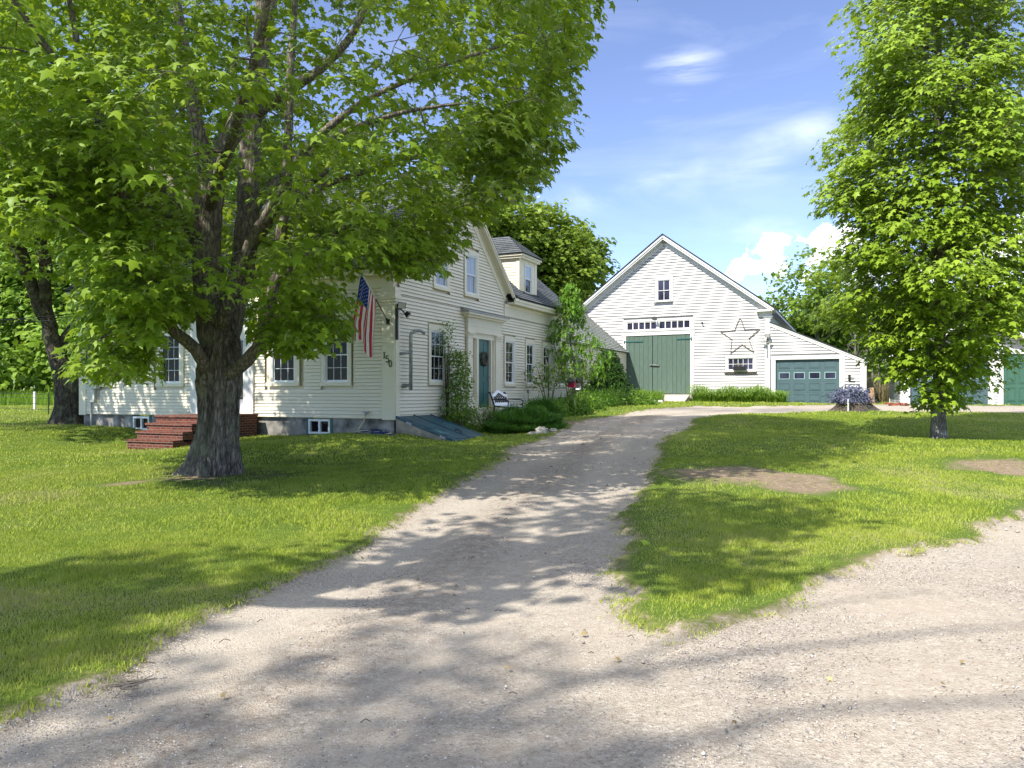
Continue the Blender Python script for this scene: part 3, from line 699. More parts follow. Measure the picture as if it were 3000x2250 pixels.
for rr in range(9):
    for cc in range(6 if rr%2==0 else 5):
        v=(cc*2+1+(rr%2))/12*.4;u=(rr+1)/10*7/13
        c0=Vector(flp(u,v))+Vector((0,-.004,0));r_=.016
        q.poly([tuple(c0+Vector((r_*k*math.sin(a_),-.0,r_*k*math.cos(a_)))) for a_,k in [(2*math.pi*i/10,1 if i%2==0 else .42) for i in range(10)]])
        q.poly([tuple(c0+Vector((r_*k*math.sin(a_),.008,r_*k*math.cos(a_)))) for a_,k in [(2*math.pi*i/10,1 if i%2==0 else .42) for i in range(10)]])
q.build('stars','trimwhite',ban)
# floodlights on the corner
def flood(par,c,d,mat_='dark',s=.11):
    q=MB();c=Vector(c);d=Vector(d).normalized();sd=d.cross(Vector((0,0,1))).normalized();u=sd.cross(d)
    a=[c+sd*s*x+u*s*.75*y for x,y in ((-1,-1),(1,-1),(1,1),(-1,1))];b=[c-d*s*1.0+sd*s*.6*x+u*s*.45*y for x,y in ((-1,-1),(1,-1),(1,1),(-1,1))]
    q.prism([tuple(x) for x in a],[tuple(x) for x in b]);o=q.build('lamp_head',mat_,par)
    q=MB();q.prism([tuple(c+d*.004+(x-c)*.85) for x in a],[tuple(c+d*.012+(x-c)*.85) for x in a]);q.build('lens','greyplastic',o)
f=thing('floodlight','black twin floodlight high on the house corner above the metal pipe','floodlight',H(.06,.1,3.75))
q=MB();q.box(H,.03,.08,.04,.2,3.78,3.92);q.box(H,.03,.07,-.02,.06,2.98,3.8);q.tube([H(.08,.1,3.85),H(.16,.02,3.8)],.02,6);q.tube([H(.08,.15,3.8),H(.2,.2,3.66)],.02,6);q.build('base','dark',f)
flood(f,H(.22,-.02,3.86),H(.9,-.8,-.35+0)and(Vector(H(1,-.9,0))-Vector(H(0,0,0))+Vector((0,0,-.5))))
flood(f,H(.26,.26,3.62),(Vector(H(1,.5,0))-Vector(H(0,0,0))+Vector((0,0,-1.0))))
q=MB()
q.tube([H(.10,.36,1.78),H(.20,.36,1.78),H(.26,.36,1.80)],.048,10);q.tube([H(.26,.36,1.66),H(.26,.36,3.10),H(.28,.37,3.18),H(.34,.42,3.23),H(.46,.52,3.24),H(.56,.6,3.17)],.047,12);q.tube([H(.02,.2,2.62),H(.10,.24,2.63),H(.26,.36,2.66)],.04,8)
q.tube([H(0.01,.36,1.78),H(.12,.36,1.78)],.06,10)
q.build('vent_pipe','galv',None,label='grey galvanised standing vent pipe with a hooked top on the side wall',category='pipe')
# meter box
mt_=thing('electric_meter','pale grey twin electric meter box on the far front corner of the house','meter',H(-11.5,-.1,1.3))
q=MB();q.mbox(Hf,-11.52,-11.05,1.72,2.15,.02,.16);q.build('box','greyplastic',mt_)
for a in (-11.45,-11.25):
    q=MB();q.tube([Hf(a+.05,1.95,.16),Hf(a+.05,1.95,.27)],.075,14);q.build('dial','galv',mt_)
q=MB();q.mbox(Hf,-11.42,-11.18,1.3,1.70,.02,.13);q.build('box','greyplastic',mt_)
q=MB();q.tube([Hf(-11.42,1.3,.05),Hf(-11.42,.3,.05)],.025,8);q.tube([Hf(-11.1,1.72,.05),Hf(-11.1,1.0,.05)],.014,6);q.tube([Hf(-11.3,2.15,.06),Hf(-11.3,4.1,.06)],.022,6);q.build('conduit','greyplastic',mt_)
q=MB()
a0=H(-11.75,-.1,4.15)
for k,(zz,dx) in enumerate(((4.16,0),(3.98,.1),(4.05,.2))):
    p0=Vector(H(-11.8+dx,-.1,zz));p1=Vector((-34,34+k*.4,5.2+.25*k));pts=[p0.lerp(p1,t_/12)+Vector((0,0,-.5*math.sin(math.pi*t_/12))) for t_ in range(13)]
    q.tube(pts,.014,5)
q.tube([H(-11.8,-.1,4.16),H(-11.6,-.12,3.9),H(-11.4,-.08,3.95),H(-11.3,-.06,4.2),H(-11.28,-.06,4.4)],.018,6);q.ball(H(-11.78,-.1,4.02),.05)
q.build('power_line','dark',None,label='thin black overhead service wires running left from the house corner',category='power line')
# hose
q=MB()
for k in range(7):
    pts=[];a_=.60-.035*k;b_=.24-.012*k
    for i in range(33):
        w_=2*math.pi*i/32;X=-.34+a_*math.cos(w_)+.02*math.sin(3*w_+k);Y=-.48+b_*math.sin(w_)+.03*math.sin(2*w_+k*2);gx=H(X,Y,0);pts.append((gx[0],gx[1],hgt(gx[0],gx[1])+.04+.014*k+.012*math.sin(5*w_+k)))
    q.m=1 if k in (2,5) else 0;q.tube(pts,.017,6)
q.m=1;gx=H(-.95,-.42,0);q.tube([H(-.86,-.06,1.05),H(-.9,-.1,.85),H(-1.0,-.25,.6),(gx[0],gx[1],hgt(gx[0],gx[1])+.05)],.016,6)
q.build('garden_hose',['hose','hoseyel'],None,label='coiled dark blue garden hose on the grass at the front corner',category='hose')
q=MB();q.m=0;q.tube([H(-.86,-.0,1.06),H(-.86,-.12,1.06)],.02,8);q.box(H,-.95,-.77,-.10,-.07,1.07,1.10);q.tube([H(-.86,-.08,1.05),H(-.86,-.09,.98)],.022,8)
q.build('spigot','grey',None,label='small outdoor tap on the front clapboards above the hose',category='tap')
# wreath
q=MB();rw=random.Random(5)
c0=Vector(Hs(5.19,2.68,.05))
for k in range(46):
    a_=rw.uniform(0,6.28);pts=[]
    for i in range(6):
        w_=a_+i*.35;r_=.19+rw.uniform(-.045,.045);pts.append(Hs(5.19+r_*math.cos(w_),2.68+r_*math.sin(w_),.04+rw.uniform(-.03,.05)))
    q.tube(pts,.012,5)
q.build('wreath','twig',None,label='dark twig wreath hanging on the blue-green side door',category='wreath')
# bench
bn=thing('garden_bench','white slatted garden bench with black iron ends and ornamental back by the side door','bench',H(.7,5.3,1.0))
gz=.72
Bm=lambda y,z,o:H(.48+o,y,z)
def bp(y,t_,o=0): # t_ height up the back
    return H(.56-.18*t_/.5+o,y,gz+.45+t_)
q=MB()
for y in (4.85,5.98):
    q.m=0
    q.tube([bp(y,.42,-.06),bp(y,.43,-.01),bp(y,.35,.0),bp(y,0,0),H(.50,y,gz)],.028,8)
    q.tube([bp(y,0,0),H(1.02,y,gz+.42),H(1.08,y,gz)],.024,8)
    q.tube([bp(y,.22,.02),H(.9,y,gz+.66),H(1.05,y,gz+.62),H(1.02,y,gz+.42)],.02,8)
    q.build('side_frame','benchdark',bn);q=MB()
q=MB();ys=np.linspace(4.85,5.98,24)
def arch(y): u_=(y-4.85)/1.13;return .38+.13*math.exp(-((u_-.5)/.22)**2)
for i in range(23):
    a_,b_=ys[i],ys[i+1];q.prism([bp(a_,arch(a_)-.09),bp(a_,arch(a_)),bp(a_,arch(a_),.03),bp(a_,arch(a_)-.09,.03)],[bp(b_,arch(b_)-.09),bp(b_,arch(b_)),bp(b_,arch(b_),.03),bp(b_,arch(b_)-.09,.03)])
q.prism([bp(4.85,.02),bp(4.85,.11),bp(4.85,.11,.03),bp(4.85,.02,.03)],[bp(5.98,.02),bp(5.98,.11),bp(5.98,.11,.03),bp(5.98,.02,.03)])
for y in (4.87,5.95): q.prism([bp(y,.1),bp(y,.36),bp(y,.36,.03),bp(y,.1,.03)],[bp(y+.05,.1),bp(y+.05,.36),bp(y+.05,.36,.03),bp(y+.05,.1,.03)])
bo=q.build('backrest','benchwhite',bn)
q=MB();rw=random.Random(3)
for y in np.linspace(5.0,5.85,7):
    for s_ in (-1,1):
        q.tube([bp(y,.10,.015),bp(y+s_*.05,.18,.015),bp(y-s_*.02,.26,.015),bp(y+s_*.06,.33,.015),bp(y+s_*.02,arch(y)-.07,.015)],.014,5)
for y in (5.1,5.4,5.7): q.tube([bp(y+.08*math.cos(w_),.2+.06*math.sin(w_),.015) for w_ in np.linspace(0,6.28,13)],.010,5)
q.build('scrollwork','benchdark',bo)
q=MB()
for k in range(6): q.box(H,.56+k*.082,.56+k*.082+.06,4.83,6.0,gz+.43,gz+.455)
q.build('seat','benchwhite',bn)
# ================================================================== BARN
barn=thing('barn','large white clapboard barn with green plank double doors and attached garage bay','barn',B(-2,0,1.0))
kb=(9.68-5.62)/5.53
w=MB()
BO=[(-7.42,-3.68,1.2,5.48),(-5.72,-4.72,6.2,7.58),(-2.10,-.56,2.55,3.44)]
def blo(z): return -10.4 if z<5.86 else -5.2-(9.50-z)/kb
def bhi(z): return -.16 if z<5.2 else min(-.16,-5.2+(9.50-z)/kb)
courses(w,Bf,1.32,9.30,.145,blo,bhi,BO,seed=21,t=.034,gap=.030,wav=.0,seg=60)
cl=lambda s:4.93-.445*s
courses(w,Bf,1.12,4.9,.145,lambda z:.11,lambda z:min(4.2,(4.80-z)/.445),[(.12,3.42,1.0,3.36)],seed=22,t=.034,gap=.030,wav=.0,seg=60)
w.prism([B(-10.4,.08,1.2),B(0,.08,1.2),B(0,.08,5.8),B(-5.2,.08,9.6),B(-10.4,.08,5.8)],[B(-10.4,.2,1.2),B(0,.2,1.2),B(0,.2,5.8),B(-5.2,.2,9.6),B(-10.4,.2,5.8)])
w.prism([B(.01,.08,3.2),B(3.3,.08,3.2),B(4.3,.08,1.0),B(4.3,.08,2.98),B(.01,.08,4.85)],[B(.01,.16,3.2),B(3.3,.16,3.2),B(4.3,.16,1.0),B(4.3,.16,2.98),B(.01,.16,4.85)])
w.box(B,3.3,4.3,.081,.2,1.0,3.2);w.box(B,-.1,0,.21,14,1,5.7);w.box(B,-10.4,-10.3,.21,14,1,5.7);w.box(B,4.22,4.3,.21,8,1,2.95);w.box(B,-10.3,-.1,13.9,14,1,5.2);w.box(B,0,4.2,7.9,8,1,2.9)
w.build('wall','barnwhite',barn)
q=MB();q.box(B,-10.4,-.05,.1,.4,.5,1.31);q.build('foundation','concrete',barn)
t=MB();t.box(B,-.16,.09,-.035,.3,1.1,5.16);t.build('corner_board','trimwhite',barn)
t=MB();t.box(B,4.06,4.33,-.03,.3,1.0,2.94);t.build('corner_board','trimwhite',barn)
t=MB();t.box(B,-.22,.15,-.06,.3,5.16,5.24);t.box(B,-.26,.20,-.10,.3,5.24,5.30);t.prism([B(-.5,-.10,5.50),B(-.5,0,5.50),B(-.38,0,5.24),B(-.38,-.06,5.24)],[B(.2,-.10,5.50),B(.2,0,5.50),B(.15,0,5.24),B(.15,-.06,5.24)])
t.box(B,-.55,.33,-.30,.05,5.50,5.60);t.build('cornice','trimwhite',barn)
c=MB()
def brake(c,side,o0,o1,n0,n1,ext=.0,xlo=None):
    L_=math.hypot(1,kb);sx=1 if side>0 else -1
    def pt(d,y,n): return B(-5.2+sx*d+sx*n*kb/L_,-y,9.70-kb*d+n/L_)
    d0,d1=0,5.53+ext
    c.prism([pt(d0,o0,n0),pt(d0,o1,n0),pt(d0,o1,n1),pt(d0,o0,n1)],[pt(d1,o0,n0),pt(d1,o1,n0),pt(d1,o1,n1),pt(d1,o0,n1)])
for sd in (1,-1):
    brake(c,sd,0,.03,-.42,-.12,-.25);brake(c,sd,0,.33,-.12,-.10,-.05);brake(c,sd,.30,.33,-.22,-.10,-.02);brake(c,sd,.33,.37,-.14,-.05)
c.build('rake_cornice','trimwhite',barn)
r=MB();L_=math.hypot(1,kb)
for sx,e in ((1,0),(-1,.004)):
    roofslab(r,[B(-5.2,-.40,9.72+e),B(-5.2+sx*5.6,-.40,9.72-kb*5.6+e),B(-5.2+sx*5.6,14.3,9.72-kb*5.6+e),B(-5.2,14.3,9.72+e)],.055)
r.prism([B(.05,-.10,4.98),B(4.42,-.10,3.04),B(4.42,-.10,3.09),B(.05,-.10,5.03)],[B(.05,8.2,4.98),B(4.42,8.2,3.04),B(4.42,8.2,3.09),B(.05,8.2,5.03)])
r.build('roof','shingle',barn)
t=MB();t.prism([B(.09,-.05,4.78),B(4.36,-.05,2.88),B(4.40,-.05,3.035),B(.09,-.05,4.975)],[B(.09,.05,4.78),B(4.36,.05,2.88),B(4.40,.05,3.035),B(.09,.05,4.975)]);t.prism([B(.09,-.075,4.90),B(4.38,-.075,2.99),B(4.40,-.075,3.035),B(.09,-.075,4.975)],[B(.09,-.05,4.90),B(4.38,-.05,2.99),B(4.40,-.05,3.035),B(.09,-.05,4.975)])
t.box(B,.0,.34,.06,13.9,5.44,5.53);t.box(B,.34,.38,-.2,14.1,5.44,5.60);t.build('fascia','trimwhite',barn)
# barn doors
t=MB()
t.mbox(Bf,-7.44,-7.27,1.3,4.57,0,.035);t.mbox(Bf,-3.83,-3.64,1.3,4.57,0,.035);t.mbox(Bf,-7.5,-3.60,4.57,4.78,0,.05);t.mbox(Bf,-7.52,-3.58,4.78,4.82,0,.08)
t.build('door_frame','trimwhite',barn)
def leafdoor(a,b,sd):
    q=MB();n=6 if b-a<1.7 else 8;x=a;rw=random.Random(int(a*10))
    ws=[rw.uniform(.8,1.3) for _ in range(n)];S=sum(ws)
    for i in range(n):
        wd=(b-a)*ws[i]/S;q.mbox(Bf,x+.005,x+wd-.005,1.52+rw.uniform(0,.05),4.56,-.05,.012+rw.uniform(-.006,.006));x+=wd
    q.mbox(Bf,a,b,1.7,4.5,-.07,-.052)
    return q.build('plank_door','barngreen',barn)
dl=leafdoor(-7.26,-5.83,0);dr=leafdoor(-5.80,-3.84,1)
q=MB();q.mbox(Bf,-7.36,-6.35,4.24,4.30,.03,.045);q.tube([Bf(-7.36,4.2,.05),Bf(-7.36,4.34,.05)],.03,8);q.build('hinge','doorteal',dl)
q=MB();q.mbox(Bf,-4.55,-3.76,4.30,4.36,.03,.045);q.tube([Bf(-3.76,4.24,.05),Bf(-3.76,4.4,.05)],.03,8);q.build('hinge','doorteal',dr)
q=MB();q.mbox(Bf,-5.99,-5.84,2.99,3.05,.02,.06);q.mbox(Bf,-5.77,-5.46,2.98,3.04,.03,.06);q.tube([Bf(-5.9,3.02,.08),Bf(-5.72,3.02,.09),Bf(-5.5,2.98,.07)],.02,6);q.build('latch','grey',dr)
t=MB();
t.mbox(Bf,-7.42,-7.22,4.83,5.42,0,.035);t.mbox(Bf,-3.84,-3.66,4.83,5.42,0,.035);t.mbox(Bf,-7.22,-3.84,5.30,5.42,0,.035);t.mbox(Bf,-7.22,-3.84,4.83,4.86,0,.035);t.mbox(Bf,-5.60,-5.46,4.86,5.30,-.03,.04)
to=t.build('transom_window','trimwhite',barn)
for a,b in ((-7.22,-5.60),(-5.46,-3.84)):
    q=MB()
    for i in range(6):
        x=a+(b-a)*i/5;q.mbox(Bf,max(a,x-.028),min(b,x+.028),4.87,5.29,-.03,.015)
    q.mbox(Bf,a,b,5.25,5.3,-.03,.01);q.mbox(Bf,a,b,4.86,4.90,-.03,.01);q.build('sash','trimwhite',to)
    q=MB();q.mbox(Bf,a,b,4.88,5.28,-.06,-.04);q.build('pane','glassbarn',to)
window(barn,Bf,-5.54,-4.89,6.33,7.38,2,1,.12,.14,.04,('glassbarn','glassbarn'),'trimwhite',fm='trimwhite',mun=.03)
window(barn,Bf,-1.93,-.71,2.70,3.28,5,2,.11,.14,.06,('glassbarn','glassbarn'),'trimwhite',double=False,fm='trimwhite',mun=.025)
def paneldoor(par,m,s0,s1,z0,z1,cols,rows,wrow,o,mt,mtw,name='garage_door',inset=.09):
    q=MB();q.mbox(m,s0,s1,z0,z1,o-.05,o)
    cw=(s1-s0-.10)/cols;rh=(z1-z0)/rows;rects=[]
    for j in range(rows):
        zb=z0+j*rh
        if j: q.mbox(m,s0,s1,zb-.006,zb+.006,o-.001,o+.004)
        for i in range(cols):
            a=s0+.05+i*cw+inset;b=s0+.05+(i+1)*cw-inset;c_=zb+rh*.2;d_=zb+rh*.84
            if j==wrow: rects.append((a,b,c_,d_));continue
            for (e0,e1,f0,f1) in ((a,b,c_,c_+.02),(a,b,d_-.02,d_),(a,a+.02,c_+.02,d_-.02),(b-.02,b,c_+.02,d_-.02)): q.mbox(m,e0,e1,f0,f1,o,o+.014)
            q.mbox(m,a+.05,b-.05,c_+.05,d_-.05,o,o+.009)
    go=q.build(name,mt,par)
    for (a,b,c_,d_) in rects:
        q=MB();
        for (e0,e1,f0,f1) in ((a,b,c_,c_+.035),(a,b,d_-.035,d_),(a,a+.035,c_+.035,d_-.035),(b-.035,b,c_+.035,d_-.035)): q.mbox(m,e0,e1,f0,f1,o,o+.02)
        q.build('window_frame',mtw,go)
        q=MB();q.mbox(m,a+.03,b-.03,c_+.03,d_-.03,o-.002,o+.006);q.build('pane','glassbarn',go)
    return go
paneldoor(barn,Bf,.34,3.18,1.08,3.17,4,4,2,-.07,'garagegreen','garagelight')
t=MB();t.mbox(Bf,.13,.335,1.05,3.17,-.06,.035);t.mbox(Bf,3.185,3.42,1.05,3.17,-.06,.035);t.mbox(Bf,.12,3.44,3.17,3.36,-.06,.045);t.build('garage_door_frame','trimwhite',barn)
# lights, star, window box on the barn
g=MB();g.tube([Bf(-5.62,5.44,.02),Bf(-5.62,5.50,.16),Bf(-5.62,5.47,.30)],.018,6);g.tube([Bf(-5.64,5.50,.26),Bf(-5.64,5.40,.34)],[.05,.15],12);g.build('barn_lamp','grey',None,label='small grey gooseneck lamp over the barn transom windows',category='lamp')
f=thing('floodlight','grey twin floodlight on the barn corner post above the garage bay','floodlight',B(.0,-.1,4.0))
q=MB();q.box(B,-.09,.03,-.09,-.035,3.98,4.2);q.tube([B(-.05,-.07,4.15),B(-.02,-.2,4.3)],.02,6);q.tube([B(-.05,-.07,4.05),B(-.18,-.2,4.08)],.02,6);q.box(B,-.07,-.01,-.06,-.036,3.3,3.98);q.build('base','grey',f)
flood(f,B(-.02,-.26,4.33),(-.4,-.9,-.35),'dark',.12);flood(f,B(-.22,-.26,4.05),(-.6,-.7,-.3),'grey',.09);flood(f,B(.10,-.22,4.02),(.2,-.9,-.5),'galv',.08)
q=MB();q.ball(Bf(-3.22,5.12,.05),.045);q.tube([Bf(-3.22,5.1,.04),Bf(-3.18,4.98,.05),Bf(-3.12,4.86,.03)],.022,6);q.build('wall_hook','dark',None,label='small dark iron wall hook between the barn transom and the star',category='hook')
q=MB();rw=random.Random(2)
Pst=[(-1.35,5.27),(-1.11,4.66),(-.42,4.66),(-.93,4.23),(-.70,3.58),(-1.24,3.96),(-1.80,3.54),(-1.74,4.22),(-2.28,4.60),(-1.59,4.66)]
for i in range(10):
    a,b=Pst[i],Pst[(i+1)%10]
    for k in range(2):
        o=.03+.02*k;dx,dz=rw.uniform(-.025,.025),rw.uniform(-.025,.025)
        pts=[Bf(a[0]+(b[0]-a[0])*t_+rw.uniform(-.012,.012)+dx*math.sin(math.pi*t_),a[1]+(b[1]-a[1])*t_+rw.uniform(-.012,.012)+dz,o) for t_ in (-.03,.25,.5,.75,1.03)]
        q.tube(pts,.014,6)
q.build('star_decoration','startwig',None,label='large open five-pointed star of dark twigs on the barn wall',category='star')
wb=thing('window_box','dark planter box under the small barn window with a few stems','window box',B(-1.35,-.15,2.7))
q=MB();q.mbox(Bf,-1.66,-1.04,2.70,2.72,.07,.24);q.mbox(Bf,-1.66,-1.04,2.72,2.87,.22,.24);q.mbox(Bf,-1.66,-1.04,2.72,2.87,.07,.09);q.mbox(Bf,-1.66,-1.64,2.72,2.87,.09,.22);q.mbox(Bf,-1.06,-1.04,2.72,2.87,.09,.22);q.build('box','dark',wb)
q=MB();q.mbox(Bf,-1.64,-1.06,2.73,2.84,.09,.22);q.build('soil','twig',wb)
q=MB();q.m=0
for k in range(18):
    x=rw.uniform(-1.6,-1.1);q.tube([Bf(x,2.84,.15),Bf(x+rw.uniform(-.05,.05),2.93+rw.random()*.06,.16),Bf(x+rw.uniform(-.08,.08),2.95+rw.random()*.08,.2)],.006,4)
q.build('stems','dry',wb)
q=MB()
for k in range(13): q.tube([Bf(-2.06+k*.125,2.49,.08),Bf(-2.06+k*.125,2.55,.08)],[.005,.035],6)
q.mbox(Bf,-2.1,-.52,2.545,2.58,.07,.10);q.build('wood_trim','twig',barn)
q=MB();q.tube([Bf(3.62,2.35,.04),Bf(3.62,2.28,.08),Bf(3.8,2.27,.06)],.02,6);q.tube([Bf(3.58,2.12,.04),Bf(3.85,2.12,.06)],.02,6);q.box(B,3.56,3.66,-.06,-.02,2.15,2.42);q.build('hose_hanger','dark',None,label='small black iron hanger on the clapboards beside the barn garage door',category='hanger')
# ================================================================== RIGHT GARAGE
gar=thing('garage','small white gabled garage with a green overhead door and side door behind the young maple','garage',G(2.7,0,1.05))
w=MB();xr=6.05
kg=(4.55-3.0)/3.3
ghl=lambda z:.0 if z<3.25 else 2.73-(4.50-z)/kg
ghr=lambda z:5.46 if z<3.25 else 2.73+(4.50-z)/kg
courses(w,Gf,1.12,3.2,.11,lambda z:3.2,lambda z:5.46,[(3.52,4.68,1,3.3)],seed=31)
courses(w,Gf,3.2,4.45,.11,lambda z:max(.02,ghl(z)),lambda z:min(5.44,ghr(z)),[(0,5.46,3.1,3.33)],seed=32)
w.prism([G(.02,.08,1.1),G(.3,.08,1.1),G(.3,.08,3.2),G(3.1,.08,3.2),G(3.1,.08,1.1),G(5.46,.08,1.1),G(5.46,.08,3.2),G(2.73,.08,4.48),G(.02,.08,3.2)],[G(.02,.2,1.1),G(.3,.2,1.1),G(.3,.2,3.2),G(3.1,.2,3.2),G(3.1,.2,1.1),G(5.46,.2,1.1),G(5.46,.2,3.2),G(2.73,.2,4.48),G(.02,.2,3.2)])
courses(w,lambda s,z,o:G(.0-o,s,z),1.12,3.1,.11,lambda z:.1,lambda z:6.2,(),seed=33)
w.box(G,0.01,.1,.21,6.2,1.0,3.1);w.box(G,5.36,5.46,.21,6.2,1.0,3.1);w.box(G,.1,5.36,6.1,6.2,1,3.1)
w.build('wall','barnwhite',gar)
t=MB();t.mbox(Gf,-.03,.33,1.05,3.0,-.1,.03);t.mbox(Gf,3.1,3.3,1.05,3.0,-.1,.03);t.mbox(Gf,-.04,3.32,3.0,3.2,-.05,.035);t.build('garage_door_frame','trimwhite',gar)
t=MB();t.mbox(Gf,3.44,3.62,1.1,3.12,-.06,.03);t.mbox(Gf,4.56,4.74,1.1,3.12,-.06,.03);t.mbox(Gf,3.40,4.78,3.12,3.30,-.06,.04)
t.mbox(Gf,3.55,4.65,1.03,1.10,-.1,.15)
t.build('door_frame','trimwhite',gar)
t=MB();t.box(G,-.03,.0,2.9,3.0,1.0,3.0);t.build('downspout','trimwhite',gar);t=MB();t.box(G,-.05,-.02,6.05,6.2,1.0,3.0);t.build('corner_board','trimwhite',gar)
paneldoor(gar,Gf,.33,3.1,1.08,3.0,4,4,2,-.10,'garagegreen','garagelight')
q=MB();q.mbox(Gf,3.62,4.56,1.10,3.12,-.07,-.02)
for a,b in ((3.74,4.04),(4.14,4.44)):
    for c_,d_ in ((1.25,1.80),(1.95,2.62),(2.75,2.98)):
        for (e0,e1,f0,f1) in ((a,b,c_,c_+.02),(a,b,d_-.02,d_),(a,a+.02,c_+.02,d_-.02),(b-.02,b,c_+.02,d_-.02)): q.mbox(Gf,e0,e1,f0,f1,-.02,-.005)
        q.mbox(Gf,a+.05,b-.05,c_+.05,d_-.05,-.02,-.01)
do=q.build('door','doorgreen',gar)
q=MB();q.ball(Gf(3.69,2.03,.03),.032,8,6);q.build('handle','dark',do)
r=MB();L2=math.hypot(1,kg)
for sx,e in ((1,0),(-1,.004)):
    roofslab(r,[G(2.73,-.45,4.62+e),G(2.73+sx*3.32,-.45,4.62-kg*3.32+e),G(2.73+sx*3.32,6.5,4.62-kg*3.32+e),G(2.73,6.5,4.62+e)],.05)
r.build('roof','shingle',gar)
t=MB()
for sx in (1,-1):
    def pt(d,y,n): return G(2.73+sx*d,-y,4.60-kg*d+n)
    t.prism([pt(0,.43,-.2),pt(0,.46,-.2),pt(0,.46,-.01),pt(0,.43,-.01)],[pt(3.33,.43,-.2),pt(3.33,.46,-.2),pt(3.33,.46,-.01),pt(3.33,.43,-.01)])
t.box(G,-.58,-.56,-.43,6.4,2.90,3.05)
t.build('fascia','trimwhite',gar)
t=MB()
for sx in (1,-1):
    def pt(d,y,n): return G(2.73+sx*d,-y,4.60-kg*d+n)
    t.prism([pt(0.001,0,-.08),pt(0.001,.43,-.08),pt(0.001,.43,-.06),pt(.001,0,-.06)],[pt(3.3,0,-.08),pt(3.3,.43,-.08),pt(3.3,.43,-.06),pt(3.3,0,-.06)])
t.build('soffit',simple('tan_bounce_soffit',(.55,.46,.36),.8),gar)  # tan of reflected light put into the soffit colour
q=MB();q.box(G,.3,3.15,-.5,.05,.95,1.075);q.build('apron','ramp',gar)
# ramp to the barn doors
q=MB();rp=[(-7.25,-.02,1.50),(-3.85,-.02,1.50),(-3.7,-3.4,.86),(-6.9,-3.4,.86)]
q.prism([B(*p) for p in rp],[B(p[0],p[1],.7) for p in rp]);q.build('barn_ramp','ramp',None,label='pale sloping gravel and concrete ramp below the green barn doors',category='ramp')
# ================================================================== GROUND
def spaced(segs):
    out=[]
    for a,b,s in segs:
        n=max(1,int(round((b-a)/s)));out+=list(np.linspace(a,b,n,endpoint=False))
    out.append(segs[-1][1]);return np.array(out)
gx=spaced([(-160,-60,10),(-60,-20,1.5),(-20,-8,.35),(-8,-3.5,.12),(-3.5,4,.06),(4,9,.11),(9,20,.25),(20,60,1.5),(60,160,10)])
gy=spaced([(-60,-10,5),(-10,2,.7),(2,9,.06),(9,16,.09),(16,26,.15),(26,42,.3),(42,70,1.2),(70,260,12)])
XX,YY=np.meshgrid(gx,gy);ZZ=hgt_np(XX,YY)
DL=[(-2.6,3.3),(-2.44,3.74),(-2.25,4.21),(-2.12,5.09),(-1.93,6.01),(-1.73,7.21),(-1.37,9.05),(-.92,10.73),(-.4,14.0),(-.06,16.91),(1.25,22.48),(2.6,25.35),(4.4,28.2),(6.6,31.2),(8.4,34.6),(8.9,36.3),(12.0,36.3),(14,34),(17.4,33.2),(15.8,31.6),(21.6,29.6),(40,24),(40,-12),(-30,-12),(-12,0)]
IS=[(.67,5.3),(.78,6.02),(.92,6.95),(1.28,8.91),(2.22,12.79),(3.26,17.08),(5.45,23.48),(7.5,26.6),(10.5,28.9),(12.7,28.9),(14.2,27.3),(17.5,25.0),(24,22.5),(24,17.5),(11,13.0),(6.6,9.9),(4.71,8.04),(3.25,6.95),(2.31,6.09),(1.6,5.51),(1.0,4.91)]
ST=[(7.5,33.3),(9.4,32.5),(13.2,32.2),(12.8,35.4),(9.9,37.0),(8.6,36.2)]
def lawnf(X,Y):
    a=-sdist(X,Y,DL);b=sdist(X,Y,IS);c=sdist(X,Y,ST)
    return np.maximum(np.maximum(a,b),c)
LF=lawnf(XX,YY);wob=(vnoise(XX,YY,1.1,3)-.5)*.35+(vnoise(XX,YY,3.7,4)-.5)*.16
LFw=LF+wob
def ell(X,Y,cx,cy,rx,ry,ang=0):
    c,s=math.cos(ang),math.sin(ang);u=(X-cx)*c+(Y-cy)*s;v=-(X-cx)*s+(Y-cy)*c
    return 1-np.sqrt((u/rx)**2+(v/ry)**2)
def dirtf(X,Y):
    n=(vnoise(X,Y,1.4,8)-.5)*.7+(vnoise(X,Y,5,9)-.5)*.3
    d=np.maximum(ell(X,Y,3.75,12.4,1.75,1.5,-.5)+n*.75,ell(X,Y,4.2,11.2,1.2,1.0,.2)+n*.75)
    d=np.maximum(d,ell(X,Y,8.9,13.5,1.6,1.0)+n)
    d=np.maximum(d,np.where((Y<10.5)&(X>.9)&(X<9),.16-np.abs(sdist(X,Y,IS)-.05)*1.1,-1)+n*.9)
    d=np.maximum(d,ell(X,Y,-5.2,13.1,1.5,1.3)*.8+n*.8)
    d=np.maximum(d,ell(X,Y,-5.9,12.5,.9,.45,.75)*.8+n*.8-.05)
    d=np.maximum(d,ell(X,Y,1.9,23.9,1.6,4.4,-.42)*.6+n-.15)
    d=np.maximum(d,ell(X,Y,-.2,21.6,1.4,.6,.4)*.6+n-.2)
    return d
DF=dirtf(XX,YY)
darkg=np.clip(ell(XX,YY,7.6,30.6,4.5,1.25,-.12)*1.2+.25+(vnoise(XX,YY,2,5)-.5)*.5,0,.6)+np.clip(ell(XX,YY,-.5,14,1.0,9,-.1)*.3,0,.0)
def pdist(X,Y,pl):
    d=np.full(X.shape,1e9)
    for (x0,y0),(x1,y1) in zip(pl[:-1],pl[1:]):
        dx,dy=x1-x0,y1-y0;t=np.clip(((X-x0)*dx+(Y-y0)*dy)/(dx*dx+dy*dy),0,1);d=np.minimum(d,np.hypot(X-x0-t*dx,Y-y0-t*dy))
    return d
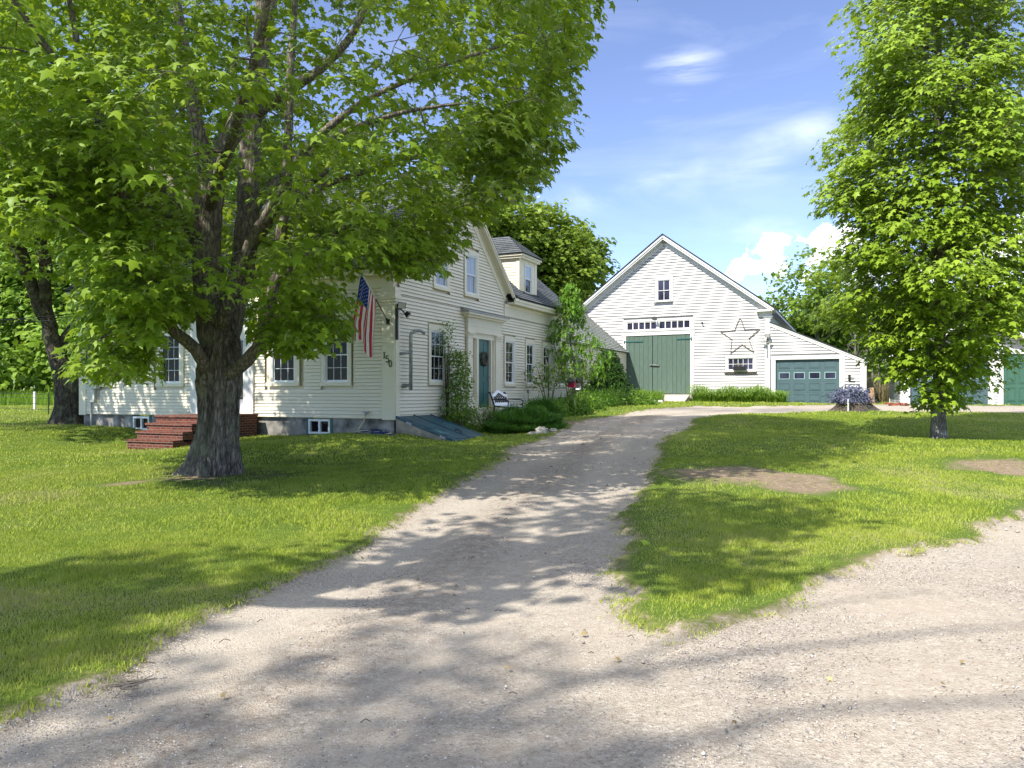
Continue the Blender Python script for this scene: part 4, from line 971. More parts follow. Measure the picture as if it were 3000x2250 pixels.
cd=pdist(XX,YY,[(-2.6,.5),(-1.6,3.2),(-.85,5.6),(-.3,9),(.75,12.9),(1.5,17),(3.3,23),(5.1,27),(8.5,30.4)])+(vnoise(XX,YY,.7,44)-.5)*.35
RUT=np.exp(-((cd-.72)/.26)**2);CWN=np.exp(-(cd/.42)**2)*.8+.35*(vnoise(XX,YY,.55,45)>.62)
rut=vnoise(XX,YY,.8,15)+RUT*.9;ZZ=ZZ-np.where(LFw<0,.012*vnoise(XX,YY,3,6)+.02*rut,0)+np.where(LFw>0,.02*vnoise(XX,YY,2.5,7)+.015,0)
ny,nx=XX.shape;idx=np.arange(nx*ny).reshape(ny,nx)
quads=np.stack([idx[:-1,:-1],idx[:-1,1:],idx[1:,1:],idx[1:,:-1]],-1).reshape(-1,4)
V=np.stack([XX.ravel(),YY.ravel(),ZZ.ravel()],-1)
fl_=LFw.ravel()[quads].mean(1)>0
def sub(name,mask,**t):
    q=quads[mask];u,inv=np.unique(q,return_inverse=True);inv=inv.reshape(q.shape)
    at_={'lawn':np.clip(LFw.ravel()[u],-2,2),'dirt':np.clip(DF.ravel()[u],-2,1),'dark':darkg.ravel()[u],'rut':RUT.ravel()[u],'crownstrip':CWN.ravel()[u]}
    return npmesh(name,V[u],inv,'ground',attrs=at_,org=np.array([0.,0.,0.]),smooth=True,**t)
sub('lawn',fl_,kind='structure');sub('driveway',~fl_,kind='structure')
# ---- grass blades
gr=np.random.RandomState(5)
def blades(n,ymin,ymax,hh,ww,keep_far=1.0,seed=0):
    r=np.random.RandomState(seed)
    y=np.sqrt(r.uniform(ymin**2,ymax**2,n));x=r.uniform(-.76,.76,n)*y
    l=lawnf(x,y)+(vnoise(x,y,1.1,3)-.5)*.35+(vnoise(x,y,3.7,4)-.5)*.16+(vnoise(x,y,14,12)-.5)*.2
    d=dirtf(x,y)
    p=np.clip((l+.16)/.42,0,1)**1.4*np.clip(1-(d+.30)/.62,.035,1)*(.55+.45*(vnoise(x,y,2.2,21)>.35))
    # not inside the buildings
    hx=(x-H.o[0])*H.ex[0]+(y-H.o[1])*H.ex[1];hy=(x-H.o[0])*H.ey[0]+(y-H.o[1])*H.ey[1]
    inb=(hx>-12)&(hx<.02)&(hy>.0);bk_=(hx>-.1)&(hx<1.8)&(hy>0)&(hy<1.85);stp=(hx>-6.15)&(hx<-4.45)&(hy>-3.15)
    trk=(x+5.2)**2+(y-13.5)**2<.45**2
    keep=(r.rand(n)<p)&~inb&~bk_&~stp&~trk
    return x[keep],y[keep]
GV=[];GR=[]
for (n,a,b,h_,w_,sd) in ((620000,3.2,8.5,.036,.0045,1),(480000,8.5,15,.040,.0075,2),(320000,15,26,.045,.013,3),(150000,26,46,.055,.028,4)):
    x,y=blades(n,a,b,h_,w_,seed=sd);k=len(x)
    th=gr.uniform(0,2*math.pi,k);tone=vnoise(x,y,1.3,31)*.3+vnoise(x,y,.30,32)*.35+vnoise(x,y,9,35)*.35
    h=h_*gr.uniform(.5,1.4,k)*np.clip(.55+(lawnf(x,y)+.1)*1.2,.55,1)*(.7+.7*vnoise(x,y,1.7,33));w=w_*gr.uniform(.7,1.3,k);ln=gr.uniform(.1,.75,k)*h;ph=gr.uniform(0,2*math.pi,k)
    z=hgt_np(x,y)+.01
    dx,dy=np.cos(th)*w,np.sin(th)*w
    p0=np.stack([x-dx,y-dy,z],-1);p1=np.stack([x+dx,y+dy,z],-1);p2=np.stack([x+np.cos(ph)*ln,y+np.sin(ph)*ln,z+h],-1)
    GV.append(np.stack([p0,p1,p2],1).reshape(-1,3));rr=np.clip(tone*.9+gr.rand(k)*.62-.26+.28*np.clip((vnoise(x,y,.75,36)-.6)*4,0,1),0,1)
    GR.append(np.repeat(rr,3))
GV=np.concatenate(GV);GR=np.concatenate(GR)
npmesh('grass',GV,np.arange(len(GV)).reshape(-1,3),'grass',attrs={'rnd':GR},org=np.array([0.,0.,0.]),kind='stuff',label='short mown green grass blades covering the lawns',category='grass')
# ---- pebbles
def pebbles(n,y0,y1,s0,s1,seed):
    r=np.random.RandomState(seed);y=np.sqrt(r.uniform(y0**2,y1**2,n));x=r.uniform(-.7,.7,n)*y
    l=lawnf(x,y)+(vnoise(x,y,1.1,3)-.5)*.35
    k=((l<.06)|(dirtf(x,y)>.2))&(r.rand(n)<(.25+.75*(vnoise(x,y,1.6,41)>.5))*np.where(l>-.5,1,.6));x,y=x[k],y[k];n=len(x)
    s=r.uniform(s0,s1,n)*(1+1.3*(r.rand(n)>.99));z=hgt_np(x,y)-.015*vnoise(x,y,3,6)
    oc=np.array([(1,0,0),(0,1,0),(-1,0,0),(0,-1,0),(0,0,.7),(0,0,-.5)],float)
    a=r.uniform(0,6.28,n);ca,sa=np.cos(a),np.sin(a)
    P=oc[None]*r.uniform(.6,1.3,(n,6,1))*s[:,None,None]
    X_=P[:,:,0]*ca[:,None]-P[:,:,1]*sa[:,None]+x[:,None];Y_=P[:,:,0]*sa[:,None]+P[:,:,1]*ca[:,None]+y[:,None];Z_=P[:,:,2]+z[:,None]
    F_=np.array([(0,1,4),(1,2,4),(2,3,4),(3,0,4),(1,0,5),(2,1,5),(3,2,5),(0,3,5)])
    return np.stack([X_,Y_,Z_],-1).reshape(-1,3),(F_[None]+6*np.arange(n)[:,None,None]).reshape(-1,3),np.repeat(r.rand(n),6)
m,nt=mat('gravel_pebble');A_=N(nt,'ShaderNodeAttribute');A_.attribute_name='rnd'
princ(nt,ramp(nt,[(0,(.12,.11,.11)),(.3,(.30,.265,.24)),(.7,(.45,.40,.355)),(1,(.68,.64,.60))],A_.outputs['Fac']).outputs[0],.9);M['pebble']=m
pv=[];pf=[];pr=[];b_=0
for a in ((60000,2.5,7,.003,.0065,51),(26000,7,15,.005,.010,52),(5000,15,30,.010,.018,53)):
    v_,f_,r_=pebbles(*a);pv.append(v_);pf.append(f_+b_);pr.append(r_);b_+=len(v_)
npmesh('gravel',np.concatenate(pv),np.concatenate(pf),'pebble',attrs={'rnd':np.concatenate(pr)},org=np.array([0.,0.,0.]),kind='stuff',label='loose grey and tan pebbles lying on the gravel driveway',category='gravel')
# fallen litter: twigs and curled leaves
q=MB();rw=random.Random(9)
for k in range(110):
    y=rw.uniform(2.6,20);x=rw.uniform(-.62,.62)*y
    if float(lawnf(np.array([x]),np.array([y]))[0])>.15 and rw.random()<.75: continue
    z=hgt(x,y)+.008;a=rw.uniform(0,6.28);l=rw.uniform(.015,.06)*(1+y*.06)
    q.tube([(x,y,z),(x+l*.5*math.cos(a),y+l*.5*math.sin(a),z+.012),(x+l*math.cos(a+.4),y+l*math.sin(a+.4),z)],.0012+.0003*y,4)
q.build('litter','twig',None,kind='stuff',label='small scattered twigs and plant litter on the driveway',category='litter')
FL=True
# ================================================================== LEAVES AND TREES
ML=np.array([(0,.30,0),(0,0,-.02),(.36,-.05,-.11),(.27,.20,-.05),(.58,.44,-.24),(.22,.54,-.07),(0,1.0,-.30),(-.22,.54,-.07),(-.56,.46,-.20),(-.27,.20,-.05),(-.36,-.05,-.09)],float)
MF=np.array([(0,i,i+1) for i in range(1,10)]+[(0,10,1)])
DLf=np.array([(0,0,0),(.30,.42,-.06),(0,1.0,-.12),(-.30,.42,-.06)],float);DF_=np.array([(0,1,2),(0,2,3)])
CLf=np.array([(0,.45,.06),(0,0,0),(.5,.1,-.05),(.35,.55,0),(.55,.9,-.1),(0,1.1,-.1),(-.5,.85,-.05),(-.4,.45,0),(-.5,.05,-.08)],float);CF_=np.array([(0,i,i+1) for i in range(1,8)]+[(0,8,1)])
def leaves(P,Nm,Tp,S,tmpl,F_):
    """P base, Nm normal, Tp tip direction (orthogonalised), S size"""
    T=Tp-Nm*(Tp*Nm).sum(1,keepdims=True);T/=np.linalg.norm(T,axis=1,keepdims=True)+1e-9
    X=np.cross(T,Nm)
    V=(P[:,None]+S[:,None,None]*(tmpl[None,:,0:1]*X[:,None]+tmpl[None,:,1:2]*T[:,None]+tmpl[None,:,2:3]*Nm[:,None])).reshape(-1,3)
    n=len(P);Fx=(F_[None]+len(tmpl)*np.arange(n)[:,None,None]).reshape(-1,3)
    return V,Fx
def norm(a): return a/(np.linalg.norm(a,axis=1,keepdims=True)+1e-9)
def spray(C,out,nl,rx,rz,size,r,droop=.35,tmpl=ML,F_=MF,upb=1.0,spread=.55):
    """leaf sprays round clump centres C with outward dirs out"""
    k=len(C);n=k*nl
    c=np.repeat(C,nl,0);o=np.repeat(out,nl,0)
    a=r.uniform(0,6.28,n);rad=np.sqrt(r.rand(n));R_=np.repeat(rx,nl)*rad
    dx=np.cos(a)*R_;dy=np.sin(a)*R_
    dz=r.normal(0,.5,n)*np.repeat(rz,nl)-droop*(rad**2)*np.repeat(rx,nl)*.7
    # stretch along outward direction
    P=c+np.stack([dx,dy,dz],-1)+o*(rad[:,None]*.15)
    loc=np.stack([np.cos(a)*rad,np.sin(a)*rad,np.zeros(n)],-1)
    Nm=norm(np.stack([np.zeros(n),np.zeros(n),np.full(n,upb)],-1)+loc*.45+o*.25+r.normal(0,spread*.55,(n,3)))
    T=norm(loc+o*.6+np.stack([np.zeros(n),np.zeros(n),-r.uniform(.2,1.1,n)],-1)+r.normal(0,.3,(n,3)))
    S=size*r.uniform(.42,1.28,n)
    V_,F2=leaves(P,Nm,T,S,tmpl,F_)
    tone=np.clip(np.repeat(r.rand(k),nl)*.5+r.rand(n)*.5,0,1)
    return V_,F2,np.repeat(tone,len(tmpl))
def skeleton(limbs):
    nodes=[];rad=[]
    for pts in limbs:
        for i in range(len(pts)-1):
            a=np.array(pts[i][0]);b=np.array(pts[i+1][0]);L_=np.linalg.norm(b-a);n=max(1,int(L_/.3))
            for j in range(n):
                t=j/n;nodes.append(a+(b-a)*t);rad.append(pts[i][1]*(1-t)+pts[i+1][1]*t)
        nodes.append(np.array(pts[-1][0]));rad.append(pts[-1][1])
    return np.array(nodes),np.array(rad)
def smoothlimb(pts,r,jit=.03):
    """Catmull-Rom through (point, radius)"""
    P=[np.array(p[0],float) for p in pts];Rr=[p[1] for p in pts];out=[];ro=[]
    for i in range(len(P)-1):
        p0=P[max(i-1,0)];p1=P[i];p2=P[i+1];p3=P[min(i+2,len(P)-1)];n=max(2,int(np.linalg.norm(p2-p1)/.18))
        for j in range(n):
            t=j/n;q=.5*((2*p1)+(-p0+p2)*t+(2*p0-5*p1+4*p2-p3)*t*t+(-p0+3*p1-3*p2+p3)*t**3)
            rr=Rr[i]*(1-t)+Rr[i+1]*t;out.append(tuple(q+r.normal(0,jit*rr*2,3)));ro.append(rr*(1+r.uniform(-.06,.06)))
    out.append(tuple(P[-1]));ro.append(Rr[-1]);return out,ro
def grow(C,nodes,rad,mb,r,seg=5,rmin=.006):
    """attach clump centres to the nearest skeleton nodes, one after another"""
    nodes=list(nodes);rad=list(rad)
    NA=np.array(nodes);D=np.array([np.min(((NA-c)**2).sum(1)) for c in C]);order=np.argsort(D)
    cap=len(nodes)+len(C)*4+10;A=np.zeros((cap,3));A[:len(nodes)]=NA;RA=np.zeros(cap);RA[:len(rad)]=rad;m=len(nodes)
    for i in order:
        c=C[i];v=A[:m]-c;d2=(v**2).sum(1)+np.where(A[:m,2]>c[2]+.3,.8,0);j=int(np.argmin(d2));a=A[j];L_=math.sqrt(((c-a)**2).sum())
        if L_<.12: continue
        r0=min(RA[j]*.7,.010+.016*L_);n=3 if L_<1.5 else 6
        side=r.normal(0,.07*L_,3);pts=[a];rr=[r0]
        for k in range(1,n+1):
            t=k/n;p=a+(c-a)*t+side*math.sin(math.pi*t)+np.array([0,0,.10*L_*math.sin(math.pi*t)])
            pts.append(p);rr.append(max(rmin,r0*(1-.65*t)))
            A[m]=p;RA[m]=rr[-1];m+=1
        mb.tube([tuple(p) for p in pts],rr,seg,False)
PM=[(-60,-60),(1290,-60),(1285,0),(1215,150),(1222,260),(1185,340),(1105,420),(1025,462),(935,575),(870,592),(790,565),(738,600),(735,715),(680,750),(600,755),(535,700),(470,660),(400,690),(345,690),(352,815),(240,820),(150,785),(190,700),(200,600),(165,500),(-60,480)]
def inpx(C,poly):
    d=C[:,1];px=(C[:,0]/d*FPX+1500)/1.3562;py=(1150-(C[:,2]-EYE)/d*FPX)/1.3562
    return inside(px,py,poly),px,py
rf=np.random.RandomState(91);n=150;y=rf.uniform(3,22,n);x=rf.uniform(-.64,.64,n)*y;z=hgt_np(x,y)+.012
v_,f_=leaves(np.stack([x,y,z],-1),norm(np.stack([rf.normal(0,.45,n),rf.normal(0,.45,n),np.ones(n)],-1)),norm(rf.normal(0,1,(n,3))),rf.uniform(.015,.042,n)*(1+y*.03),ML*np.array([1,1,1.0]),MF)
M['fallen']=leaf('fallen_leaf_tan',(.16,.11,.05),(.42,.32,.16),(.15,.12,.05),(.3,.26,.1),.25)
npmesh('leaf_litter',v_,f_,'fallen',attrs={'rnd':np.repeat(rf.rand(n),11)},kind='stuff',label='scattered small tan and green fallen leaves on drive and lawn',category='litter')
# ---------- the big maple
r=np.random.RandomState(3)
big=thing('maple_tree','huge old maple with a furrowed multi-stemmed trunk spreading over the front lawn','tree',(-5.16,13.5,.15))
def LP(lst): return [(at(x,y,d),w) for x,y,d,w in lst]
limbs=[
 LP([(640,1010,13.5,.30),(622,930,13.45,.27),(612,850,13.4,.26),(608,750,13.3,.25),(610,650,13.3,.245),(613,560,13.3,.24),(625,480,13.3,.21),(665,420,13.3,.16),(705,330,13.4,.14),(740,230,13.5,.12),(760,120,13.6,.10),(765,-60,13.7,.08),(790,-420,13.8,.04)]),
 LP([(655,1010,13.6,.28),(690,880,13.7,.21),(716,760,13.8,.205),(722,660,13.9,.20),(726,560,13.9,.195),(732,450,14.0,.19),(742,340,14.0,.175),(755,240,14.1,.15),(775,120,14.2,.13),(795,0,14.3,.11),(830,-300,14.4,.06)]),
 LP([(612,560,13.3,.15),(595,450,13.1,.13),(570,330,12.9,.11),(545,180,12.7,.09),(520,20,12.5,.07),(500,-200,12.3,.04)]),
 LP([(650,960,13.3,.12),(668,880,13.2,.10),(702,790,13.1,.09),(738,700,13.0,.08),(790,610,12.9,.07),(835,540,12.8,.055),(880,440,12.7,.04)]),
 LP([(648,930,13.4,.12),(700,770,13.5,.10),(752,700,13.5,.09),(800,640,13.4,.08),(870,570,13.3,.06),(960,500,13.2,.04)]),
 LP([(655,1105,13.35,.12),(700,1075,13.2,.11),(743,1035,13.1,.105),(762,1000,13.05,.10),(788,910,13.0,.10),(805,822,13.0,.095),(822,700,13.0,.09),(836,580,13.0,.085),(842,490,13.0,.08),(846,330,12.9,.07),(854,150,12.8,.055),(870,-60,12.7,.04)]),
 LP([(805,822,13.0,.07),(880,765,12.8,.05),(960,700,12.6,.035),(1040,650,12.5,.02)]),
 LP([(742,340,14.0,.12),(827,271,13.6,.10),(922,217,13.2,.08),(1017,122,12.9,.06),(1071,23,12.7,.045),(1120,-100,12.5,.03)]),
 LP([(840,500,13.0,.08),(922,407,12.9,.065),(1035,316,12.8,.05),(1116,271,12.7,.045),(1275,200,12.6,.035),(1450,140,12.5,.025),(1580,90,12.4,.015)]),
 LP([(836,600,13.0,.07),(960,540,13.2,.05),(1080,500,13.3,.045),(1320,430,13.2,.035),(1500,365,13.1,.02)]),
 LP([(722,640,13.9,.10),(820,520,14.4,.08),(980,400,15.0,.06),(1180,330,15.6,.04),(1380,300,16.0,.02)]),
 LP([(620,1100,13.3,.12),(572,1025,13.0,.10),(515,975,12.8,.10),(470,911,12.5,.10),(442,860,12.2,.09),(405,720,11.8,.08),(370,612,11.5,.075),(337,519,11.2,.065),(312,443,11.0,.06),(270,278,10.6,.05),(236,169,10.3,.04),(200,-20,10.0,.03)]),
 LP([(590,700,13.2,.14),(545,640,12.9,.13),(494,570,12.5,.11),(397,477,11.8,.09),(300,350,11.0,.075),(232,270,10.5,.06),(186,202,10.2,.05),(105,97,9.8,.04),(0,-60,9.4,.03)]),
 LP([(470,911,12.5,.07),(400,940,12.0,.045),(330,975,11.7,.03),(270,1010,11.5,.02)]),
 LP([(560,650,13.2,.11),(420,600,12.0,.08),(220,560,10.8,.06),(40,590,10.0,.04),(-160,560,9.4,.03)]),
 LP([(610,620,13.3,.12),(650,480,12.0,.09),(700,330,10.8,.07),(760,120,9.8,.05),(800,-80,9.2,.03)]),
 LP([(600,660,13.4,.12),(480,520,14.8,.09),(300,420,16.2,.06),(120,380,17.5,.04)]),
]
mb=MB()
for lb in limbs:
    pts,rr=smoothlimb(lb,r,.035);mb.tube(pts,rr,12)
# crown clump centres
def crown_clumps(n,seed):
    q_=np.random.RandomState(seed);out=[]
    while len(out)<n:
        u=q_.normal(0,1,(4000,3));u/=np.linalg.norm(u,axis=1,keepdims=True);u*=(q_.rand(4000,1)**(1/3.)*.55+.45)
        C=u*np.array([7.4,6.6,8.2])+np.array([-4.8,13.8,9.2])
        ok,px,py=inpx(C,PM);vis=(py>-40)
        ok&=(sdist(px,py,PM)>q_.uniform(2,16,len(px)))
        dens=np.where(px>620,.62,1.0)*np.where((px>405)&(px<585)&(py>230)&(C[:,1]<13.8),.16,1.0)
        ok&=q_.rand(len(px))<dens
        C=C[(vis&ok)|(~vis)];vis=vis[(vis&ok)|(~vis)]
        keep=vis|(q_.rand(len(C))<.45)
        C=C[keep]
        d=C[:,1];C=C[d>7.2]
        out+=list(C)
    return np.array(out[:n])
C=crown_clumps(2350,17)
# skirt clumps along the lower outline
sk=[]
q_=np.random.RandomState(8)
for (x0,y0,x1,y1,n) in ((160,790,350,820,16),(190,730,350,740,22),(200,660,420,660,26),(240,600,400,600,18),(560,735,690,735,22),(560,690,725,690,24),(600,640,722,640,18),(780,560,940,560,20),(960,560,1050,465,14),(1060,440,1190,330,20),(1190,320,1215,160,12),(1215,150,1280,0,18),(1000,420,1180,300,20),(20,470,170,490,14),(1090,300,1230,60,26)):
    for k in range(int(n*.7)):
        t=q_.rand();d=q_.uniform(11.4,13.4);sk.append(at((x0+(x1-x0)*t+q_.normal(0,10))*1.3562,(y0+(y1-y0)*t+q_.normal(0,13))*1.3562,d))
for (poly,n,d0,d1) in (([(560,430),(960,430),(935,560),(770,590),(620,570),(560,500)],110,11.2,15.5),([(180,440),(420,440),(420,640),(260,720),(180,600)],90,10.8,14),([(940,230),(1170,230),(1080,400),(960,470)],90,11.5,15.5),([(0,250),(300,250),(300,460),(0,460)],70,10,13)):
    P_=np.array(poly);k=0
    while k<n:
        x=q_.uniform(P_[:,0].min(),P_[:,0].max());y=q_.uniform(P_[:,1].min(),P_[:,1].max())
        if inside(np.array([x]),np.array([y]),poly)[0]: sk.append(at(x*1.3562,y*1.3562,q_.uniform(d0,d1)));k+=1
sk=np.array(sk);_,sx_,sy_=inpx(sk,PM);sk=sk[~((sx_>405)&(sx_<575)&(sy_>280)&(sk[:,1]<13.6)&(q_.rand(len(sk))<.85))]
C=np.concatenate([C,sk])
ok,px_,py_=inpx(C,PM);ok=(py_<0)|(sdist(px_,py_,PM)>2);C=C[ok];px_=px_[ok];py_=py_[ok]
# sky gaps
gaps=[(485,390,30),(520,300,18),(870,450,26),(830,430,20),(870,170,26),(585,470,25),(985,392,36),(400,520,30),(400,590,22),(700,330,18),(640,270,16),(180,90,22),(90,110,14),(960,250,16),(1060,160,18),(850,330,16),(1140,120,16),(520,560,18),(512,470,22)]
keep=np.ones(len(C),bool)
for gx_,gy_,gr_ in gaps: keep&=((px_-gx_)**2+(py_-gy_)**2)>(gr_*1.25)**2
C=C[keep]
nodes,rad=skeleton(limbs);grow(C,nodes,rad,mb,r)
cen=np.array([-4.8,13.3,6.0]);out=norm((C-cen)*np.array([1,1,.3]))
ok,px_,py_=inpx(C,PM);sd_=np.where(py_<0,99,sdist(px_,py_,PM))*1.3562*C[:,1]/FPX;rx=np.minimum(r.uniform(.32,.62,len(C)),np.clip(sd_*.9+.16,.2,1));rz=rx*.30
v_,f_,t_=spray(C,out,46,rx,rz,.150,r,.5);kl=r.rand(len(C)*46)<np.repeat(np.clip(rx/.5,.2,1)**1.5,46);v_=v_.reshape(-1,11,3)[kl].reshape(-1,3);t_=t_.reshape(-1,11)[kl].ravel();f_=(MF[None]+11*np.arange(kl.sum())[:,None,None]).reshape(-1,3)
npmesh('crown',v_,f_,'maple',big,attrs={'rnd':t_})
mb.build('limbs','bark',big)
# trunk with flare and ridges
def trunk(prof,seg,seed,par,name='trunk',mt_='bark',ridge=.045,roots=()):
    """prof: (x,y,z,r) control rings"""
    prof=np.array(prof,float);zs=np.arange(prof[0,2],prof[-1,2]+.001,.035);n=len(zs)
    cx=np.interp(zs,prof[:,2],prof[:,0]);cy=np.interp(zs,prof[:,2],prof[:,1]);rr=np.interp(zs,prof[:,2],prof[:,3])
    A=np.linspace(0,2*math.pi,seg,endpoint=False);q_=np.random.RandomState(seed)
    AA,Z_=np.meshgrid(A,zs)
    tw=AA+.12*np.sin(Z_*1.3)
    big_=sum(q_.uniform(.3,1)*np.sin(k*tw+q_.uniform(0,6.28)) for k in (3,5,7,9))/3
    rid=1-np.abs(2*(vnoise(tw*seg/14,Z_*.9,1.0,seed)-.5)) ; fine=vnoise(tw*seg/5,Z_*3.5,1.0,seed+3)
    R_=rr[:,None]*(1+.11*big_)+ridge*(rid-.5)*1.0+ridge*.5*(fine-.5)
    z0=prof[0,2]
    for (a,l,w_) in roots:
        dd=np.abs((AA-a+math.pi)%(2*math.pi)-math.pi);R_=R_+l*np.exp(-(dd/w_)**2)*np.exp(-((Z_-z0)/.34))
    X=cx[:,None]+R_*np.cos(AA);Y=cy[:,None]+R_*np.sin(AA)
    V_=np.stack([X.ravel(),Y.ravel(),Z_.ravel()],-1);i=np.arange(n*seg).reshape(n,seg);j=np.roll(i,-1,1)
    F=np.stack([i[:-1],j[:-1],j[1:],i[1:]],-1).reshape(-1,4)
    return npmesh(name,V_,F,mt_,par,smooth=True)
tp=lambda x,y,d,rr:(*at(x,y,d),rr)
trunk([tp(626,1425,13.5,.41),tp(630,1385,13.5,.37),tp(633,1330,13.5,.32),tp(636,1250,13.5,.295),tp(638,1170,13.5,.30),tp(640,1110,13.5,.33),tp(642,1050,13.5,.32),tp(644,990,13.5,.28),tp(644,930,13.5,.22)],120,5,big,roots=((3.45,.62,.24),(4.3,.15,.3),(5.4,.12,.28),(6.1,.12,.3),(2.6,.3,.3),(.8,.25,.35)),ridge=.10)
# ---------- generic tree
def tree(name,label,x,y,h,crad,cb,lsz,ncl,nl,lm,bm,seed,trunk_r=.2,zr=None,tmpl=CLf,F_=CF_,group=None,lean=(0,0),shape='round',forks=5,cat='tree',z0=None,zs=1.0,upb=.8,extra=()):
    r=np.random.RandomState(seed);z0=hgt(x,y) if z0 is None else z0
    t=thing(name,label,cat,(x,y,z0),group)
    H_=h-cb;q=r.normal(0,1,(ncl,3));q/=np.linalg.norm(q,axis=1,keepdims=True)
    sh=r.rand(ncl)**.45
    if shape=='round': C=q*np.array([crad,crad,H_/2])*sh[:,None]+np.array([x+lean[0],y+lean[1],z0+cb+H_/2])
    elif shape=='lobed':
        k=9;lc=r.normal(0,1,(k,3));lc/=np.linalg.norm(lc,axis=1,keepdims=True);lc=lc*np.array([crad*.62,crad*.62,H_*.32])+np.array([x+lean[0],y+lean[1],z0+cb+H_*.52])
        w_=r.randint(0,k,ncl);C=lc[w_]+q*np.array([crad*.47,crad*.47,H_*.22])*sh[:,None]
    elif shape=='cone':
        u=r.rand(ncl);z=u**.8;rad=(1-z)*crad*np.sqrt(r.rand(ncl)*.6+.4)+.05;a=r.uniform(0,6.28,ncl);C=np.stack([x+np.cos(a)*rad,y+np.sin(a)*rad,z0+cb+z*H_],-1)
    nb=MB();L_=[]
    top=(x+lean[0],y+lean[1],z0+cb+H_*.75)
    L_.append([((x,y,z0-.1),trunk_r*1.25),((x+r.normal(0,.1),y,z0+.5),trunk_r),((x+lean[0]*.3,y+lean[1]*.3,z0+cb),trunk_r*.8),(top,trunk_r*.25)])
    for i in range(forks):
        a=6.28*i/forks+r.rand();s_=cb*.8+r.uniform(0,H_*.35);f=(s_/(cb+H_*.75));b0=np.array([x+lean[0]*f,y+lean[1]*f,z0+s_])
        e=b0+np.array([math.cos(a)*crad*.7,math.sin(a)*crad*.7,H_*.28]);L_.append([(tuple(b0),trunk_r*.45),(tuple((b0+e)/2+np.array([0,0,-.05*H_])),trunk_r*.3),(tuple(e),trunk_r*.12)])
    L_+=list(extra)
    for lb in L_:
        pts,rr=smoothlimb(lb,r,.03);nb.tube(pts[::2]+[pts[-1]] if len(pts)>14 else pts,rr[::2]+[rr[-1]] if len(pts)>14 else rr,7)
    nd,rd=skeleton(L_);sel=C[r.rand(ncl)<min(1,140/ncl)];grow(sel,nd,rd,nb,r,4,.01)
    cen=np.array([x+lean[0],y+lean[1],z0+cb+H_*.4]);out=norm(C-cen)
    rx=r.uniform(.7,1.3,ncl)*lsz*3.2;v_,f_,t_=spray(C,out,nl,rx,rx*.4*zs,lsz,r,.4,tmpl,F_,upb,.8)
    npmesh('crown',v_,f_,lm,t,attrs={'rnd':t_});nb.build('trunk',bm,t)
    return t
def copy_tree(t,loc,rz,sc_,label,group=None):
    c=t.copy();COL.objects.link(c);c.location=loc;c.rotation_euler=(0,0,rz);c.scale=sc_;c['label']=label
    if group:c['group']=group
    for ch in t.children:
        d=ch.copy();COL.objects.link(d);d.parent=c
    return c
# ---------- young maple on the right
r=np.random.RandomState(23)
ym=thing('maple_tree','young maple with a pale trunk and dense bright crown on the island lawn','tree',(9.95,18.3,.5))
def rprof(z):
    return np.interp(z,[1.35,1.7,2.2,2.8,3.6,4.6,6.1,7.5,8.8,10.5,12.0,13.4],[.25,.55,.9,1.4,1.85,2.05,2.12,2.0,1.8,1.5,1.15,.35])
n=1280;z=r.uniform(1.5,13.2,n*2);p_=rprof(z);k=r.rand(n*2)<(p_/2.7)**1.2;z=z[k][:n];a=r.uniform(0,6.28,len(z));rr_=rprof(z)*(r.rand(len(z))**.5*.75+.25)*(1+.20*np.sin(3*a+z*1.7)+.15*np.sin(5*a-z*3.3))
C=np.stack([9.95+np.cos(a)*rr_,18.3+np.sin(a)*rr_,z+.0],-1)
C=np.concatenate([C,np.array([at(2450,590,18.1),at(2480,600,18),at(2520,560,18),at(2470,760,18),at(2500,700,18),at(2520,740,17.9),at(2510,250,18.3),at(2530,200,18.3),at(2470,880,18),at(2495,870,18),at(2530,860,17.8)])])
mb=MB()
lb=[[((9.95,18.3,.4),.165),((9.94,18.3,.75),.15),((9.95,18.3,1.6),.135),((9.97,18.3,4),.115),((9.9,18.3,7),.085),((9.95,18.3,10),.05),((9.95,18.3,12.8),.015)]]
for i in range(26):
    z_=1.9+i*.40;a=i*2.4+r.rand();ln=float(rprof(min(13,z_+.9)))*.8;lb.append([((9.95,18.3,z_),.035),((9.95+math.cos(a)*ln*.5,18.3+math.sin(a)*ln*.5,z_+.5),.024),((9.95+math.cos(a)*ln,18.3+math.sin(a)*ln,z_+.95),.012)])
for b in lb[1:]:
    pts,rr=smoothlimb(b,r);mb.tube(pts,rr,6,False)
nd,rd=skeleton(lb);grow(C,nd,rd,mb,r)
pts,rr=smoothlimb([lb[0][2],*lb[0][3:]],r,.01);mb.tube(pts,rr,10)
mb.build('limbs','bark',ym)
trunk([(9.95,18.3,.36,.225),(9.95,18.3,.5,.19),(9.94,18.3,.8,.16),(9.94,18.3,1.2,.15),(9.95,18.3,1.7,.14)],48,9,ym,mt_='barkpale',ridge=.012,roots=((3.6,.08,.4),(5.2,.07,.4),(.5,.08,.4),(2,.06,.4)))
out=norm((C-np.array([9.95,18.3,6.0]))*np.array([1,1,.15]));rx=r.uniform(.36,.60,len(C))
v_,f_,t_=spray(C,out,44,rx,rx*.33,.142,r,.55,spread=.5)
npmesh('crown',v_,f_,'maple2',ym,attrs={'rnd':t_})
